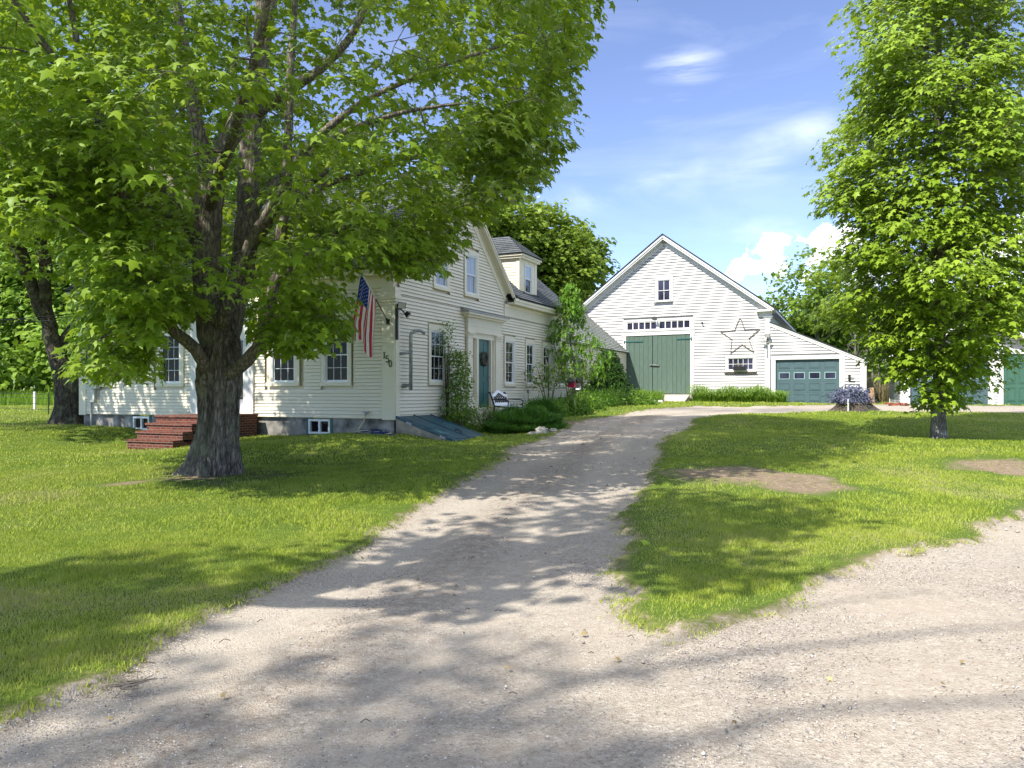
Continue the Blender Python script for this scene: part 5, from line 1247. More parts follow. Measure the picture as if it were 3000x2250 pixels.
# ---------- second old maple, left of the house
r=np.random.RandomState(31)
sm=thing('maple_tree','second old maple with a dark forked trunk left of the house corner','tree',(-14.9,26.5,.5))
LM=lambda lst:[(at(x,y,d),w) for x,y,d,w in lst]
lb=[LM([(200,1120,26.5,.36),(178,1060,26.5,.30),(155,1000,26.5,.27),(132,900,26.4,.21),(135,800,26.3,.20),(120,700,26.2,.19),(112,640,26.2,.17),(105,500,26,.14),(90,300,26,.09),(80,100,26,.05)]),
    LM([(130,930,26.4,.24),(110,890,26.3,.20),(90,830,26.2,.20),(60,740,26.0,.20),(15,670,25.8,.18),(-60,560,25.6,.13),(-160,420,25.4,.08)]),
    LM([(170,1030,26.5,.2),(240,900,27.2,.12),(300,700,28,.1),(380,500,28.5,.06)])]
mb=MB()
for b in lb:
    pts,rr=smoothlimb(b,r,.05);mb.tube(pts,rr,14)
u=r.normal(0,1,(760,3));u/=np.linalg.norm(u,axis=1,keepdims=True);C=u*(r.rand(760,1)**.4)*np.array([7.5,8.0,5.8])+np.array([-15.0,25.4,10.0])
ok,px_,py_=inpx(C,[(-900,-900),(460,-900),(460,500),(200,560),(150,600),(105,560),(-20,610),(-900,640)])
C=C[ok];nd,rd=skeleton(lb);grow(C,nd,rd,mb,r,4);mb.build('limbs','barkdark',sm)
trunk([tp(207,1262,26.5,.62),tp(206,1235,26.5,.50),tp(206,1190,26.5,.42),tp(204,1140,26.5,.40),tp(196,1100,26.5,.38),tp(186,1070,26.5,.33)],80,12,sm,mt_='barkdark',ridge=.07,roots=((3.6,.3,.4),(5.5,.2,.3),(4.6,.15,.3)))
out=norm(C-np.array([-15,27,7]));rx=r.uniform(.5,.9,len(C));v_,f_,t_=spray(C,out,46,rx,rx*.4,.21,r,.5)
npmesh('crown',v_,f_,'maple',sm,attrs={'rnd':t_})
# ---------- off-frame tree that shades the foreground
t0=tree('maple_tree','broad shade maple standing on the near lawn outside the view',-6.2,2.5,12.5,2.0,6.4,.2,60,60,'maple','bark',77,.28,tmpl=ML,F_=MF,forks=8,lean=(1.7,.5))
t2=tree('maple_tree','slender shade tree on the lawn left of the viewpoint',-10.2,-.4,12,1.7,7.5,.2,34,60,'maple','bark',79,.2,tmpl=ML,F_=MF,forks=6)
ex_=[[((-10.6,-6.2,12.5),0.087),((-9.4,-5.0,13.6),0.062),((-8.2,-4.0,14.3),0.046),((-6.6,-3.6,14.8),0.031),((-5.0,-3.5,15.2),0.012)],[((-10.6,-6.2,13),0.081),((-9.0,-5.6,14.2),0.056),((-7.6,-4.7,14.6),0.043),((-6.2,-4.6,14.9),0.031),((-4.6,-4.1,15.0),0.012)],[((-8.6,-5.3,14.2),0.043),((-7.4,-5.4,14.6),0.034),((-6.0,-5.2,14.9),0.025),((-4.4,-5.4,15.2),0.012)],[((-8.2,-4.0,14.3),0.037),((-7.2,-3.0,14.6),0.028),((-5.8,-2.6,15),0.012)]]
t1=tree('shade_tree','tall roadside tree standing behind the viewpoint',-10.6,-6.2,17,2.5,12.8,.2,90,32,'maple','bark',78,.26,tmpl=ML,F_=MF,forks=12,extra=ex_)
# ---------- trees behind the house and barn
tree('maple_tree','tall yellow-green tree rising behind the farmhouse roof next to the dormer',-1.2,56,14.6,7.0,2.5,.27,1500,24,'olive','barkdark',41,.35,shape='lobed')
tree('maple_tree','rounder olive green tree between the farmhouse ell and the barn',4.0,60,13.2,4.2,2.5,.27,900,24,'olive','barkdark',42,.3,shape='lobed')
tree('maple_tree','dark tree behind the left slope of the barn roof',6.3,66,9.2,3.6,1.5,.27,420,22,'farleaf','barkdark',43,.3,shape='lobed')
tree('oak_tree','loose open-branched tree behind the right slope of the barn roof',24.5,63,12.2,4.2,4.0,.26,300,18,'farleaf','bark',44,.25,shape='round')
ft=tree('woodland_tree','bright green woodland tree right of the barn behind the garage gap',33.5,70,9.5,5.2,.6,.30,800,22,'farleaf2','barkpale',45,.2,shape='lobed')
ft2=tree('woodland_tree','leafy woodland tree just beyond the barn garage roofline',27.2,66,8.0,4.6,.4,.30,700,22,'farleaf2','barkpale',46,.2,shape='lobed')
zf=1.1
fw='woodland trees behind the buildings'
for k,(x,y,sx,sz,lb_) in enumerate(((39,74,1.1,1.15,'pale green woodland tree behind the young maple crown'),(45,72,1.1,1.0,'woodland tree behind the small garage roof'),(51,70,1.15,1.1,'woodland tree behind the right end of the small garage'),(20.5,70,.9,.85,'low woodland tree hidden mostly by the barn garage bay'))):
    copy_tree(ft if k%2==0 else ft2,(x,y,zf),k*1.3+.4,(sx,sx,sz),lb_,fw)
# dead pale saplings by the gap
q=MB();rw=random.Random(12)
for k in range(7):
    x,y,_=at(2500+k*19,1150,46+rw.uniform(-2,2));z=1.0;h=rw.uniform(3.0,5.6);a=rw.uniform(-.12,.12)
    pts=[(x+a*h*t_**1.5+rw.uniform(-.04,.04),y,z+h*t_) for t_ in (0,.25,.5,.75,1)];q.tube(pts,[.07,.055,.045,.03,.012],5)
    for j in range(4):
        b0=pts[2+j%2];q.tube([b0,(b0[0]+rw.uniform(-.6,.6),b0[1],b0[2]+.7),(b0[0]+rw.uniform(-1,1),b0[1],b0[2]+1.4)],[.03,.02,.008],4)
q.build('bare_saplings','barkpale',None,label='cluster of pale bare-stemmed saplings in the gap between barn and garage',category='sapling',kind='stuff')
# tall dry stalks
def stalks(name,label,x0,x1,y0,y1,n,h0,h1,w_,matn,seed,frm=None,bend=.25,cat='weeds',kind='stuff',parent=None,mask=None):
    r=np.random.RandomState(seed);x=r.uniform(x0,x1,n);y=r.uniform(y0,y1,n)
    if mask is not None:
        k=mask(x,y,r);x,y=x[k],y[k];n=len(x)
    if frm is not None:
        X=frm.o[0]+frm.ex[0]*x+frm.ey[0]*y;Y=frm.o[1]+frm.ex[1]*x+frm.ey[1]*y
    else: X,Y=x,y
    Z=hgt_np(X,Y);h=r.uniform(h0,h1,n);a=r.uniform(0,6.28,n);b=bend*h*r.uniform(.2,1.3,n);t=r.uniform(0,6.28,n);w=w_*r.uniform(.6,1.3,n)
    dx,dy=np.cos(t)*w,np.sin(t)*w
    P=[np.stack([X-dx,Y-dy,Z-.02],-1),np.stack([X+dx,Y+dy,Z-.02],-1)]
    mx,my=X+np.cos(a)*b*.3,Y+np.sin(a)*b*.3
    P+=[np.stack([mx+dx*.9,my+dy*.9,Z+h*.6],-1),np.stack([mx-dx*.9,my-dy*.9,Z+h*.6],-1),np.stack([X+np.cos(a)*b,Y+np.sin(a)*b,Z+h*(1-.25*bend)],-1)]
    V_=np.stack(P,1).reshape(-1,3);i=5*np.arange(n)[:,None]
    F=np.concatenate([i+np.array([[0,1,2]]),i+np.array([[0,2,3]]),i+np.array([[3,2,4]])],0)
    tags={}
    if parent is None: tags=dict(label=label,category=cat)
    if kind: tags['kind']=kind
    return npmesh(name,V_,F,matn,parent,attrs={'rnd':np.repeat(r.rand(n),5)},**tags)
stalks('dry_weeds','tall dry brown weeds in the gap between barn and small garage',16,30,40,50,9000,.6,1.9,.02,'hay',61)
stalks('meadow_grass','tall pale meadow grass along the far fence on the left',-60,-16,46,60,16000,.5,1.0,.03,'lily',62,bend=.35)
# woods on the left and the back (one mass)
def woods(name,label,segs,seed,lsz=.36,lm='farleaf2'):
    r=np.random.RandomState(seed);VV=[];FF=[];TT=[];b=0;mb=MB()
    for (x,y,rad,h) in segs:
        n=int(9*rad*h/1.3);q=r.normal(0,1,(n,3));q/=np.linalg.norm(q,axis=1,keepdims=True);q[:,1]=-np.abs(q[:,1])*.8+.2
        z0=hgt(x,y);C=q*np.array([rad,rad*.8,h*.5])*(r.rand(n,1)**.3)+np.array([x,y,z0+h*.52])
        C[:,2]=np.maximum(C[:,2],z0+.3)
        rx=r.uniform(.8,1.5,n)*lsz*2.2;v_,f_,t_=spray(C,norm(q),18,rx,rx*.45,lsz,r,.4,CLf,CF_,.8,.9);VV.append(v_);FF.append(f_+b);TT.append(t_);b+=len(v_)
    npmesh(name,np.concatenate(VV),np.concatenate(FF),lm,None,attrs={'rnd':np.concatenate(TT)},label=label,category='woods',kind='stuff')
    q=MB()
    for (x,y,rad,h) in segs:
        z0=hgt(x,y)
        for k in range(3):
            xx=x+r.uniform(-rad*.5,rad*.5);q.tube([(xx,y+.5,z0-.2),(xx+r.normal(0,.3),y+.5,z0+h*.4),(xx+r.normal(0,.6),y+.5,z0+h*.85)],[.22,.16,.05],6)
    q.build(name+'_trunks','barkdark',None,label='dark trunks inside the '+label,category='tree trunks',kind='stuff')
rr_=random.Random(4)
woods('woods','dense bright green woods beyond the left meadow',[(x,61+rr_.uniform(-2,4),4.2,rr_.uniform(13,19)) for x in range(-66,-12,5)]+[(x+2,68,5,24) for x in range(-66,-14,7)]+[(-41,50,3.2,7),(-36.5,52,2.8,6),(-46,49,3.4,8),(-31,55,3,6.5)],71)
woods('woods','low green woods along the back of the yard behind barn and garage',[(x,78+rr_.uniform(-2,3),4.2,rr_.uniform(6.5,9.5)) for x in range(16,80,5)]+[(x,80,5,8) for x in range(-14,16,7)],72)
# ================================================================== PLANTS
def bush(name,label,fr,x,y,rx,ry,h,lsz,ncl,nl,lm,seed,z0=None,shape='dome',tmpl=DLf,F_=DF_,stems=8,cat='shrub',group=None,zlift=0,sm='twig'):
    r=np.random.RandomState(seed);c=fr(x,y,0);z0=hgt(c[0],c[1]) if z0 is None else z0
    t=thing(name,label,cat,(c[0],c[1],z0),group)
    q=r.normal(0,1,(ncl,3));q/=np.linalg.norm(q,axis=1,keepdims=True);sh=(r.rand(ncl,1)**.4)
    if shape=='dome':
        q[:,2]=np.abs(q[:,2]);Lc=q*sh*np.array([rx,ry,h-zlift])+np.array([0,0,zlift])
    elif shape=='column':
        z=r.rand(ncl);rad=(1-.6*z**2)*np.sqrt(r.rand(ncl));a=r.uniform(0,6.28,ncl);Lc=np.stack([np.cos(a)*rad*rx,np.sin(a)*rad*ry,zlift+z*(h-zlift)],-1)
    elif shape=='cone':
        z=r.rand(ncl)**1.2;rad=(1-z)**.8*(.75+.25*np.sqrt(r.rand(ncl)));a=r.uniform(0,6.28,ncl);Lc=np.stack([np.cos(a)*rad*rx,np.sin(a)*rad*ry,zlift+z*(h-zlift)],-1)
    C=np.stack([fr.o[0]+fr.ex[0]*(x+Lc[:,0])+fr.ey[0]*(y+Lc[:,1]),fr.o[1]+fr.ex[1]*(x+Lc[:,0])+fr.ey[1]*(y+Lc[:,1]),z0+Lc[:,2]],-1)
    cen=np.array([c[0],c[1],z0+h*.3]);out=norm(C-cen)
    rr=r.uniform(.8,1.3,ncl)*lsz*2.6;v_,f_,t_=spray(C,out,nl,rr,rr*.6,lsz,r,.3,tmpl,F_,.6,1.0)
    v_[:,2]=np.maximum(v_[:,2],z0-.02)
    npmesh('foliage',v_,f_,lm,t,attrs={'rnd':t_})
    q=MB()
    for k in range(stems):
        e=C[r.randint(ncl)];b0=np.array([c[0]+r.normal(0,rx*.12),c[1]+r.normal(0,ry*.12),z0-.05]);mid=(b0+e)/2+np.array([0,0,.1])
        q.tube([tuple(b0),tuple(mid),tuple(e)],[.018,.014,.006],5)
    q.build('stem',sm,t);return t
vn=bush('climbing_vine','tall leafy green climbing vine left of the side door',H,.42,2.75,.26,.48,2.3,.085,230,16,'shrub',101,shape='column',cat='vine',zlift=.1)
bush('climbing_vine','thin vine shoot reaching up beside the first side window',H,.2,2.45,.13,.20,3.15,.07,40,12,'shrub',102,shape='column',cat='vine',zlift=1.9)
bush('shrub','low dark leafy shrub at the foot of the vine beside the bulkhead',H,.65,2.25,.55,.45,1.0,.07,90,16,'shrub',103)
bush('shrub','leafy shrub in front of the side door step',H,.75,3.7,.45,.45,.95,.07,70,14,'shrub',104)
# feathery mound in front of the bench
def mound(name,label,cx,cy,rx,ry,h,n,seed,mt_='feather',bl=.22,w_=.008,fr=H,cat='shrub'):
    r=np.random.RandomState(seed);u=r.normal(0,1,(n,3));u/=np.linalg.norm(u,axis=1,keepdims=True);u[:,2]=np.abs(u[:,2]);s=r.rand(n,1)**.25
    aw=np.arctan2(u[:,1],u[:,0]);lump=1+.16*np.sin(3*aw+seed)+.10*np.sin(7*aw+seed*2)+.12*np.sin(5*u[:,2]*3+aw*2);s=s*lump[:,None];X=cx+u[:,0]*rx*s[:,0];Y=cy+u[:,1]*ry*s[:,0]
    WX=fr.o[0]+fr.ex[0]*X+fr.ey[0]*Y;WY=fr.o[1]+fr.ex[1]*X+fr.ey[1]*Y;z0=hgt_np(WX,WY);Z=z0+u[:,2]*h*s[:,0]*.8
    d=norm(np.stack([fr.ex[0]*u[:,0]+fr.ey[0]*u[:,1],fr.ex[1]*u[:,0]+fr.ey[1]*u[:,1],u[:,2]*.6+.75],-1)+r.normal(0,.25,(n,3)))
    l=bl*r.uniform(.6,1.3,n)[:,None];P=np.stack([WX,WY,Z],-1);sd=norm(np.cross(d,r.normal(0,1,(n,3))))*w_*r.uniform(.7,1.3,(n,1))
    V_=np.stack([P-sd,P+sd,P+d*l*.6+sd*.8,P+d*l+np.array([0,0,-.03]),P+d*l*.6-sd*.8],1).reshape(-1,3);V_[:,2]=np.maximum(V_[:,2],np.repeat(z0,5)-.02);i=5*np.arange(n)[:,None]
    F=np.concatenate([i+np.array([[0,1,2]]),i+np.array([[0,2,4]]),i+np.array([[4,2,3]])],0)
    return npmesh(name,V_,F,mt_,None,attrs={'rnd':np.repeat(np.clip(u[:,2]*.3+r.rand(n)*.7,0,1),5)},label=label,category=cat)
mound('perennial_mound','large dark green feathery mound of foliage in front of the white bench',1.75,4.05,1.0,1.3,.62,48000,201,w_=.006,bl=.2)
mound('perennial_mound','smaller feathery green clump at the right end of the mound below the bench',1.85,5.5,.5,.55,.66,14000,202,w_=.006,bl=.24)
for k,(x,y,rx,ry,h,lb_) in enumerate(((1.2,7.4,.65,.7,.5,'bushy green perennial just right of the white bench'),(1.35,8.8,.7,.8,.55,'leafy perennial clump under the third side window'),(1.5,10.3,.75,.85,.6,'tall perennial clump in front of the red birdhouse'),(1.6,12.0,.75,.85,.6,'bright perennial clump below the bushy young tree'),(1.7,13.8,.8,.85,.6,'perennial clump in front of the cone evergreen base'),(2.1,15.8,.8,.85,.6,'perennial clump nearest the barn end of the flower bed'))):
    bush('perennial_clump',lb_,H,x,y,rx,ry,h,.11,230,18,'buck' if k in (3,) else 'shrub',300+k,cat='plant',group='perennials in the side garden bed',stems=10,sm='shrub')
stalks('garden_spikes','upright leafy stems poking out of the side garden bed',.7,2.3,6.8,16.6,260,.5,1.0,.014,'buck',63,frm=H,bend=.3,cat='plants')
stalks('light_grass','tuft of pale ornamental grass by the barn ramp',.6,2.2,17.6,20.8,1600,.35,.8,.015,'lily',64,frm=H,bend=.6,cat='plant',kind=None)
# shrub with branching stems (open)
def openshrub(name,label,fr,x,y,h,spread,n,lsz,lm,seed,nl=12,stem=.022,low=.45,cat='shrub',tmpl=DLf,F_=DF_,cl=.17):
    r=np.random.RandomState(seed);c=fr(x,y,0);z0=hgt(c[0],c[1]);t=thing(name,label,cat,(c[0],c[1],z0));mb=MB();L_=[]
    for i in range(6):
        a=i*1.05+r.rand();e=np.array([c[0]+math.cos(a)*spread*.7,c[1]+math.sin(a)*spread*.7,z0+h*r.uniform(.7,.95)]);b0=np.array([c[0]+math.cos(a)*.08,c[1]+math.sin(a)*.08,z0-.05]);m_=b0*.5+e*.5+np.array([-math.cos(a)*.1,-math.sin(a)*.1,.1])
        L_.append([(tuple(b0),stem),(tuple(m_),stem*.7),(tuple(e),stem*.3)])
    for b in L_:
        pts,rr=smoothlimb(b,r);mb.tube(pts,rr,6,False)
    u=r.normal(0,1,(n,3));u/=np.linalg.norm(u,axis=1,keepdims=True);C=u*(r.rand(n,1)**.4)*np.array([spread,spread,h*(1-low)/2])+np.array([c[0],c[1],z0+h*(low+(1-low)/2)])
    nd,rd=skeleton(L_);grow(C,nd,rd,mb,r,4,.004);mb.build('stem','twig',t)
    rx=r.uniform(.8,1.3,n)*cl;v_,f_,t_=spray(C,norm(C-np.array([c[0],c[1],z0+h*.3])),nl,rx,rx*.5,lsz,r,.6,tmpl,F_,.8,.9)
    npmesh('foliage',v_,f_,lm,t,attrs={'rnd':t_});return t
openshrub('rhododendron','thin open shrub with bare stems in front of the side windows',H,.95,8.5,1.95,.85,95,.10,'shrub',401,8,.02,.42)
openshrub('rhododendron','leggy shrub leaning over the red birdhouse',H,1.1,10.6,1.9,.8,70,.10,'shrub',402,8,.018,.4)
# bushy young tree with drooping compound leaves
def drooptree(name,label,fr,x,y,h,seed):
    r=np.random.RandomState(seed);c=fr(x,y,0);z0=hgt(c[0],c[1]);t=thing(name,label,'tree',(c[0],c[1],z0));mb=MB()
    L_=[[((c[0],c[1],z0-.1),.05),((c[0]+.1,c[1],z0+1.2),.045),((c[0]-.1,c[1],z0+2.8),.03),((c[0]+.08,c[1],z0+h-.2),.01)],[((c[0]+.15,c[1]+.1,z0-.1),.035),((c[0]+.4,c[1],z0+1.3),.03),((c[0]+.75,c[1],z0+2.6),.012)],[((c[0]-.1,c[1]+.1,z0-.1),.03),((c[0]-.35,c[1],z0+1.3),.025),((c[0]-.75,c[1],z0+2.5),.012)]]
    C=[]
    for i in range(190):
        z=r.rand()**.75;zz=.75+z*(h-.8);rad=np.interp(zz,[.7,1.6,2.5,3.1,3.8,4.6],[.95,1.35,1.25,.75,.55,.12])*math.sqrt(r.rand());a=r.uniform(0,6.28);C.append((c[0]+math.cos(a)*rad+(.15 if zz<2.6 else -.1),c[1]+math.sin(a)*rad,z0+zz))
    C=np.array(C);nd,rd=skeleton(L_)
    for b in L_:
        pts,rr=smoothlimb(b,r);mb.tube(pts,rr,7,False)
    grow(C,nd,rd,mb,r,4,.005);mb.build('trunk','bark',t)
    n=len(C);nl=14;P=np.repeat(C,nl,0)+r.normal(0,.10,(n*nl,3));a=r.uniform(0,6.28,n*nl);T=norm(np.stack([np.cos(a)*.8,np.sin(a)*.8,-r.uniform(.4,1.6,n*nl)],-1));Nm=norm(np.stack([np.cos(a),np.sin(a),np.full(n*nl,1.0)],-1)+r.normal(0,.4,(n*nl,3)))
    tm=DLf*np.array([.62,1,1]);v_,f_=leaves(P,Nm,T,r.uniform(.14,.27,n*nl),tm,DF_)
    tone=np.clip(np.repeat(r.rand(n),nl)*.5+r.rand(n*nl)*.5,0,1);npmesh('crown',v_,f_,'buck',t,attrs={'rnd':np.repeat(tone,4)})
drooptree('ash_sapling','bushy young tree with long drooping bright leaves at the end of the ell',H,.95,11.0,4.75,411)
bush('arborvitae','dense dark green cone-shaped evergreen in front of the connecting shed',H,1.0,15.3,.98,.98,2.25,.10,900,26,'arb',421,shape='cone',cat='evergreen',stems=3)
# daylilies along the barn
for k in range(13):
    x=-3.35+k*.335;rw_=random.Random(500+k);c=B(x,-.75+rw_.uniform(-.12,.12),0)
    r=np.random.RandomState(600+k);n=150;a=r.uniform(0,6.28,n);h=r.uniform(.35,.62+.35*rw_.random(),n);sp_=r.uniform(.1,.6,n);z0=hgt(c[0],c[1])
    if k==12: h*=.85
    bx=c[0]+r.normal(0,.10,n);by=c[1]+r.normal(0,.10,n);P=[];w=.016
    dx,dy=-np.sin(a)*w,np.cos(a)*w
    for f,hh in ((0,0),(.35,.7),(.75,1.0),(1.15,.78)):
        cxx=bx+np.cos(a)*sp_*f;cyy=by+np.sin(a)*sp_*f;s_=1-f*.7
        P.append(np.stack([cxx-dx*s_,cyy-dy*s_,z0-.02+h*hh],-1));P.append(np.stack([cxx+dx*s_,cyy+dy*s_,z0-.02+h*hh],-1))
    V_=np.stack(P,1).reshape(-1,3);i=8*np.arange(n)[:,None];F=np.concatenate([np.concatenate([i+np.array([[j,j+1,j+3]]),i+np.array([[j,j+3,j+2]])],0) for j in (0,2,4)],0)
    npmesh('daylily',V_,F,'lily',None,attrs={'rnd':np.repeat(r.rand(n),8)},label='daylily clump with arching bright green blades in the bed below the barn wall' if k not in(0,12) else ('daylily clump ending the bed beside the barn ramp' if k==0 else 'daylily clump ending the bed beside the barn garage door'),category='plant',group='daylily clumps along the barn')
# stump planter
sx,sy=12.61,29.02;sz=hgt(sx,sy)
stp_=thing('tree_stump','old wide flared tree stump at the edge of the island lawn','stump',(sx,sy,sz-.05))
trunk([(sx,sy,sz-.08,.80),(sx,sy,sz+.05,.66),(sx,sy,sz+.18,.54),(sx-.05,sy,sz+.30,.50),(sx-.08,sy,sz+.34,.38)],60,44,stp_,'bark','barkdark',.05,roots=((3.3,.3,.3),(4.6,.2,.3),(5.8,.25,.35),(.3,.3,.4)))
q=MB();q.ball((sx-.08,sy,sz+.27),(.42,.42,.09),20,6,.08,3);q.build('top','twig',stp_)
bush('flowering_plant','purple-grey leafy plant growing on top of the tree stump',W,sx-.1,sy,.66,.55,.58,.085,230,18,'purple',431,z0=sz+.27,cat='plant',stems=12)
q=MB();q.box(W,sx-.52,sx-.48,sy-.75,sy-.71,sz-.1,sz+.42);q.build('garden_stake','trimwhite',None,label='short white stake standing in front of the tree stump',category='stake')
# birdhouses
def bhouse(label,x,y,z,s,mt_,rm):
    t=thing('birdhouse',label,'birdhouse',H(x,y,hgt(*H(x,y,0)[:2])))
    q=MB();q.prism([H(x+.10*s,y-.11*s,z),H(x+.10*s,y+.11*s,z),H(x+.10*s,y+.11*s,z+.16*s),H(x+.10*s,y,z+.26*s),H(x+.10*s,y-.11*s,z+.16*s)],[H(x-.10*s,y-.11*s,z),H(x-.10*s,y+.11*s,z),H(x-.10*s,y+.11*s,z+.16*s),H(x-.10*s,y,z+.26*s),H(x-.10*s,y-.11*s,z+.16*s)]);q.build('body',mt_,t)
    q=MB()
    for sg in (-1,1): q.prism([H(x+.14*s,y,z+.27*s),H(x+.14*s,y+sg*.16*s,z+.13*s),H(x+.14*s,y+sg*.16*s,z+.155*s),H(x+.14*s,y,z+.295*s)],[H(x-.14*s,y,z+.27*s),H(x-.14*s,y+sg*.16*s,z+.13*s),H(x-.14*s,y+sg*.16*s,z+.155*s),H(x-.14*s,y,z+.295*s)])
    q.build('roof',rm,t)
    c=H(x+.101*s,y,z+.11*s);q=MB();d_=H(x+.11*s,y,z+.11*s);q.tube([c,d_],.025*s,10);q.build('entry_hole','dark',t)
    g=H(x,y,0);q=MB();q.tube([(g[0],g[1],hgt(g[0],g[1])-.05),(g[0],g[1],z)],.02,6);q.build('post','twig',t)
bhouse('crimson red birdhouse on a post in the side garden bed',1.75,8.7,1.78,1.15,'red','dark')
bhouse('small cream birdhouse on a post just right of the red one',1.75,9.35,1.70,.75,'benchwhite','dark')
# solar garden light
gp_=H(.9,6.75,0);gz_=hgt(gp_[0],gp_[1]);t=thing('garden_light','small dark stake light standing between the bench and the shrubs','garden light',(gp_[0],gp_[1],gz_))
q=MB();q.tube([(gp_[0],gp_[1],gz_),(gp_[0],gp_[1],gz_+.85)],.009,6);q.build('stake','dark',t)
q=MB();q.tube([(gp_[0],gp_[1],gz_+.83),(gp_[0],gp_[1],gz_+.93)],[.03,.045],10);q.tube([(gp_[0],gp_[1],gz_+.93),(gp_[0],gp_[1],gz_+.96)],[.07,.03],10);q.build('head','grey',t)
# stones
def rock(label,x,y,r3,seed,mt_='stone',name='rock',group=None):
    q=MB();q.ball((x,y,hgt(x,y)+r3[2]*.45),r3,9,6,.16,seed,False);q.build(name,mt_,None,label=label,category='stone',group=group)
c=H(2.85,3.15,0);rock('rounded tan stone at the front edge of the feathery mound',c[0],c[1],(.20,.15,.16),1)
c=H(2.75,2.8,0);rock('flat tan stone left of the rounded one below the feathery mound',c[0],c[1],(.20,.12,.07),2)
c=H(2.95,3.8,0);rock('small grey stone right of the rounded tan one below the feathery mound',c[0],c[1],(.13,.12,.08),3)
for k in range(5):
    c=H(2.3+.1*(k%3),17.4+k*.42,0);rock('pale stone in the little row edging the bed by the barn ramp',c[0],c[1],(.14+.03*(k%2),.13,.10),10+k,'stonewhite',group='pale edging stones by the barn ramp')
# brick rubble by the garage
rw=random.Random(6)
for k in range(13):
    x=15.2+rw.uniform(-.35,.45);y=31.0+rw.uniform(-.25,.25);z=hgt(x,y)+rw.choice((.03,.03,.09));a=rw.uniform(0,180);f_=Frame(x,y,a)
    q=MB();q.box(f_,-.10,.10,-.05,.05,z-.03,z+.035);q.build('brick','redbrick',None,label='loose red brick in the small heap beside the garage corner',category='brick',group='loose bricks by the garage')
x,y,_=at(2547,1180,34.5);z=hgt(x,y);q=MB();q.box(Frame(x,y,20),-.14,.14,-.12,.12,z-.05,z+.50);q.build('wooden_crate','wood',None,label='upright tan wooden box standing just right of the barn garage bay',category='crate')
q=MB();x,y,_=at(2561,1185,34.2);q.prism([(x,y,z-.05),(x+.05,y,z-.05),(x-.02,y,z+.75),(x-.07,y,z+.75)],[(x,y+.12,z-.05),(x+.05,y+.12,z-.05),(x-.02,y+.3,z+.75),(x-.07,y+.3,z+.75)]);q.build('board','wood',None,label='short leaning board beside the upright wooden box',category='board')
# driftwood leaf, fallen leaf
def fallen(x,y,s,seed,mt_,lb_):
    r=np.random.RandomState(seed);n=1;v_,f_=leaves(np.array([[x,y,hgt(x,y)+.05]]),norm(np.array([[.2,-.5,1.]])),norm(np.array([[1.,.3,0]])),np.array([s]),ML,MF);npmesh('fallen_leaf',v_,f_,mt_,None,attrs={'rnd':np.full(11,.9)},label=lb_,category='leaf')
fallen(1.29,7.78,.13,1,'maple2','fresh green maple leaf fallen on the island lawn edge')
q=MB();rw=random.Random(8)
for k in range(14):
    a=rw.uniform(0,6.28);q.tube([(-2.05+rw.uniform(-.1,.1),4.15+rw.uniform(-.06,.06),.05),(-2.05+.16*math.cos(a),4.15+.1*math.sin(a),.06+rw.random()*.03)],[.006,.002],4)
q.build('dead_branch','dry',None,label='small tan dead sprig lying on the near left edge of the driveway',category='twig')
# fence on the left
for k,(x,y,h_,w_,mt_,lb_) in enumerate(((-23.76,39.07,.95,.09,'trimwhite','pale wooden fence post in the left meadow'),(-20.02,33.92,.95,.035,'dark','thin dark metal fence post nearer the left maple'),(-24.6,36.0,1.3,.035,'dark','thin dark metal fence post at the left edge of the view'))):
    z=hgt(x,y);q=MB();q.box(W,x-w_/2,x+w_/2,y-w_/2,y+w_/2,z-.1,z+h_);q.build('fence_post',mt_,None,label=lb_,category='fence post')
q=MB()
for hh in (.25,.5,.75,.92):
    q.tube([(-40,38,.7+hh),(-24.6,36,.7+hh),(-20.02,33.92,.6+hh),(-12,36,.8+hh)],.008,4)
q.build('wire_fence','dark',None,label='thin wire fence strands crossing the left meadow',category='fence')
# ================================================================== WORLD, LIGHT, CAMERA
PHI=46;EL=50
wd=bpy.data.worlds.new('World');sc.world=wd;wd.use_nodes=True;nt=wd.node_tree;nt.nodes.clear()
sky=N(nt,'ShaderNodeTexSky');sky.sky_type='NISHITA';sky.sun_disc=False;sky.sun_elevation=R(EL);sky.sun_rotation=math.atan2(-math.sin(R(PHI)),-math.cos(R(PHI)))
sky.air_density=.85;sky.dust_density=.05;sky.ozone_density=3.5;sky.altitude=1800
tc=N(nt,'ShaderNodeTexCoord');vec=tc.outputs['Generated']
def vdir(px,py):  # photo direction -> unit vector (horizon y=1150)
    v=Vector(((px-1500)/FPX,1,(1150-py)/FPX));v.normalize();return tuple(v)
def vm(op,a,b=None):
    n=N(nt,'ShaderNodeVectorMath',operation=op)
    for i,x in enumerate((a,b)):
        if x is None: continue
        if isinstance(x,tuple): n.inputs[i].default_value=x
        elif isinstance(x,(int,float)): n.inputs[3].default_value=x
        else: L(nt,x,n.inputs[i])
    return n
nz=N(nt,'ShaderNodeTexNoise');nz.inputs['Scale'].default_value=36;nz.inputs['Detail'].default_value=8;nz.inputs['Roughness'].default_value=.6;L(nt,vec,nz.inputs['Vector'])
nzl=N(nt,'ShaderNodeTexNoise');nzl.inputs['Scale'].default_value=3.2;nzl.inputs['Detail'].default_value=7;nzl.inputs['Roughness'].default_value=.6;nzl.inputs['Distortion'].default_value=.6
mp=N(nt,'ShaderNodeMapping');mp.inputs['Rotation'].default_value=(R(6),R(16),0);mp.inputs['Scale'].default_value=(1.1,1,5.0);L(nt,vec,mp.inputs[0]);L(nt,mp.outputs[0],nzl.inputs['Vector'])
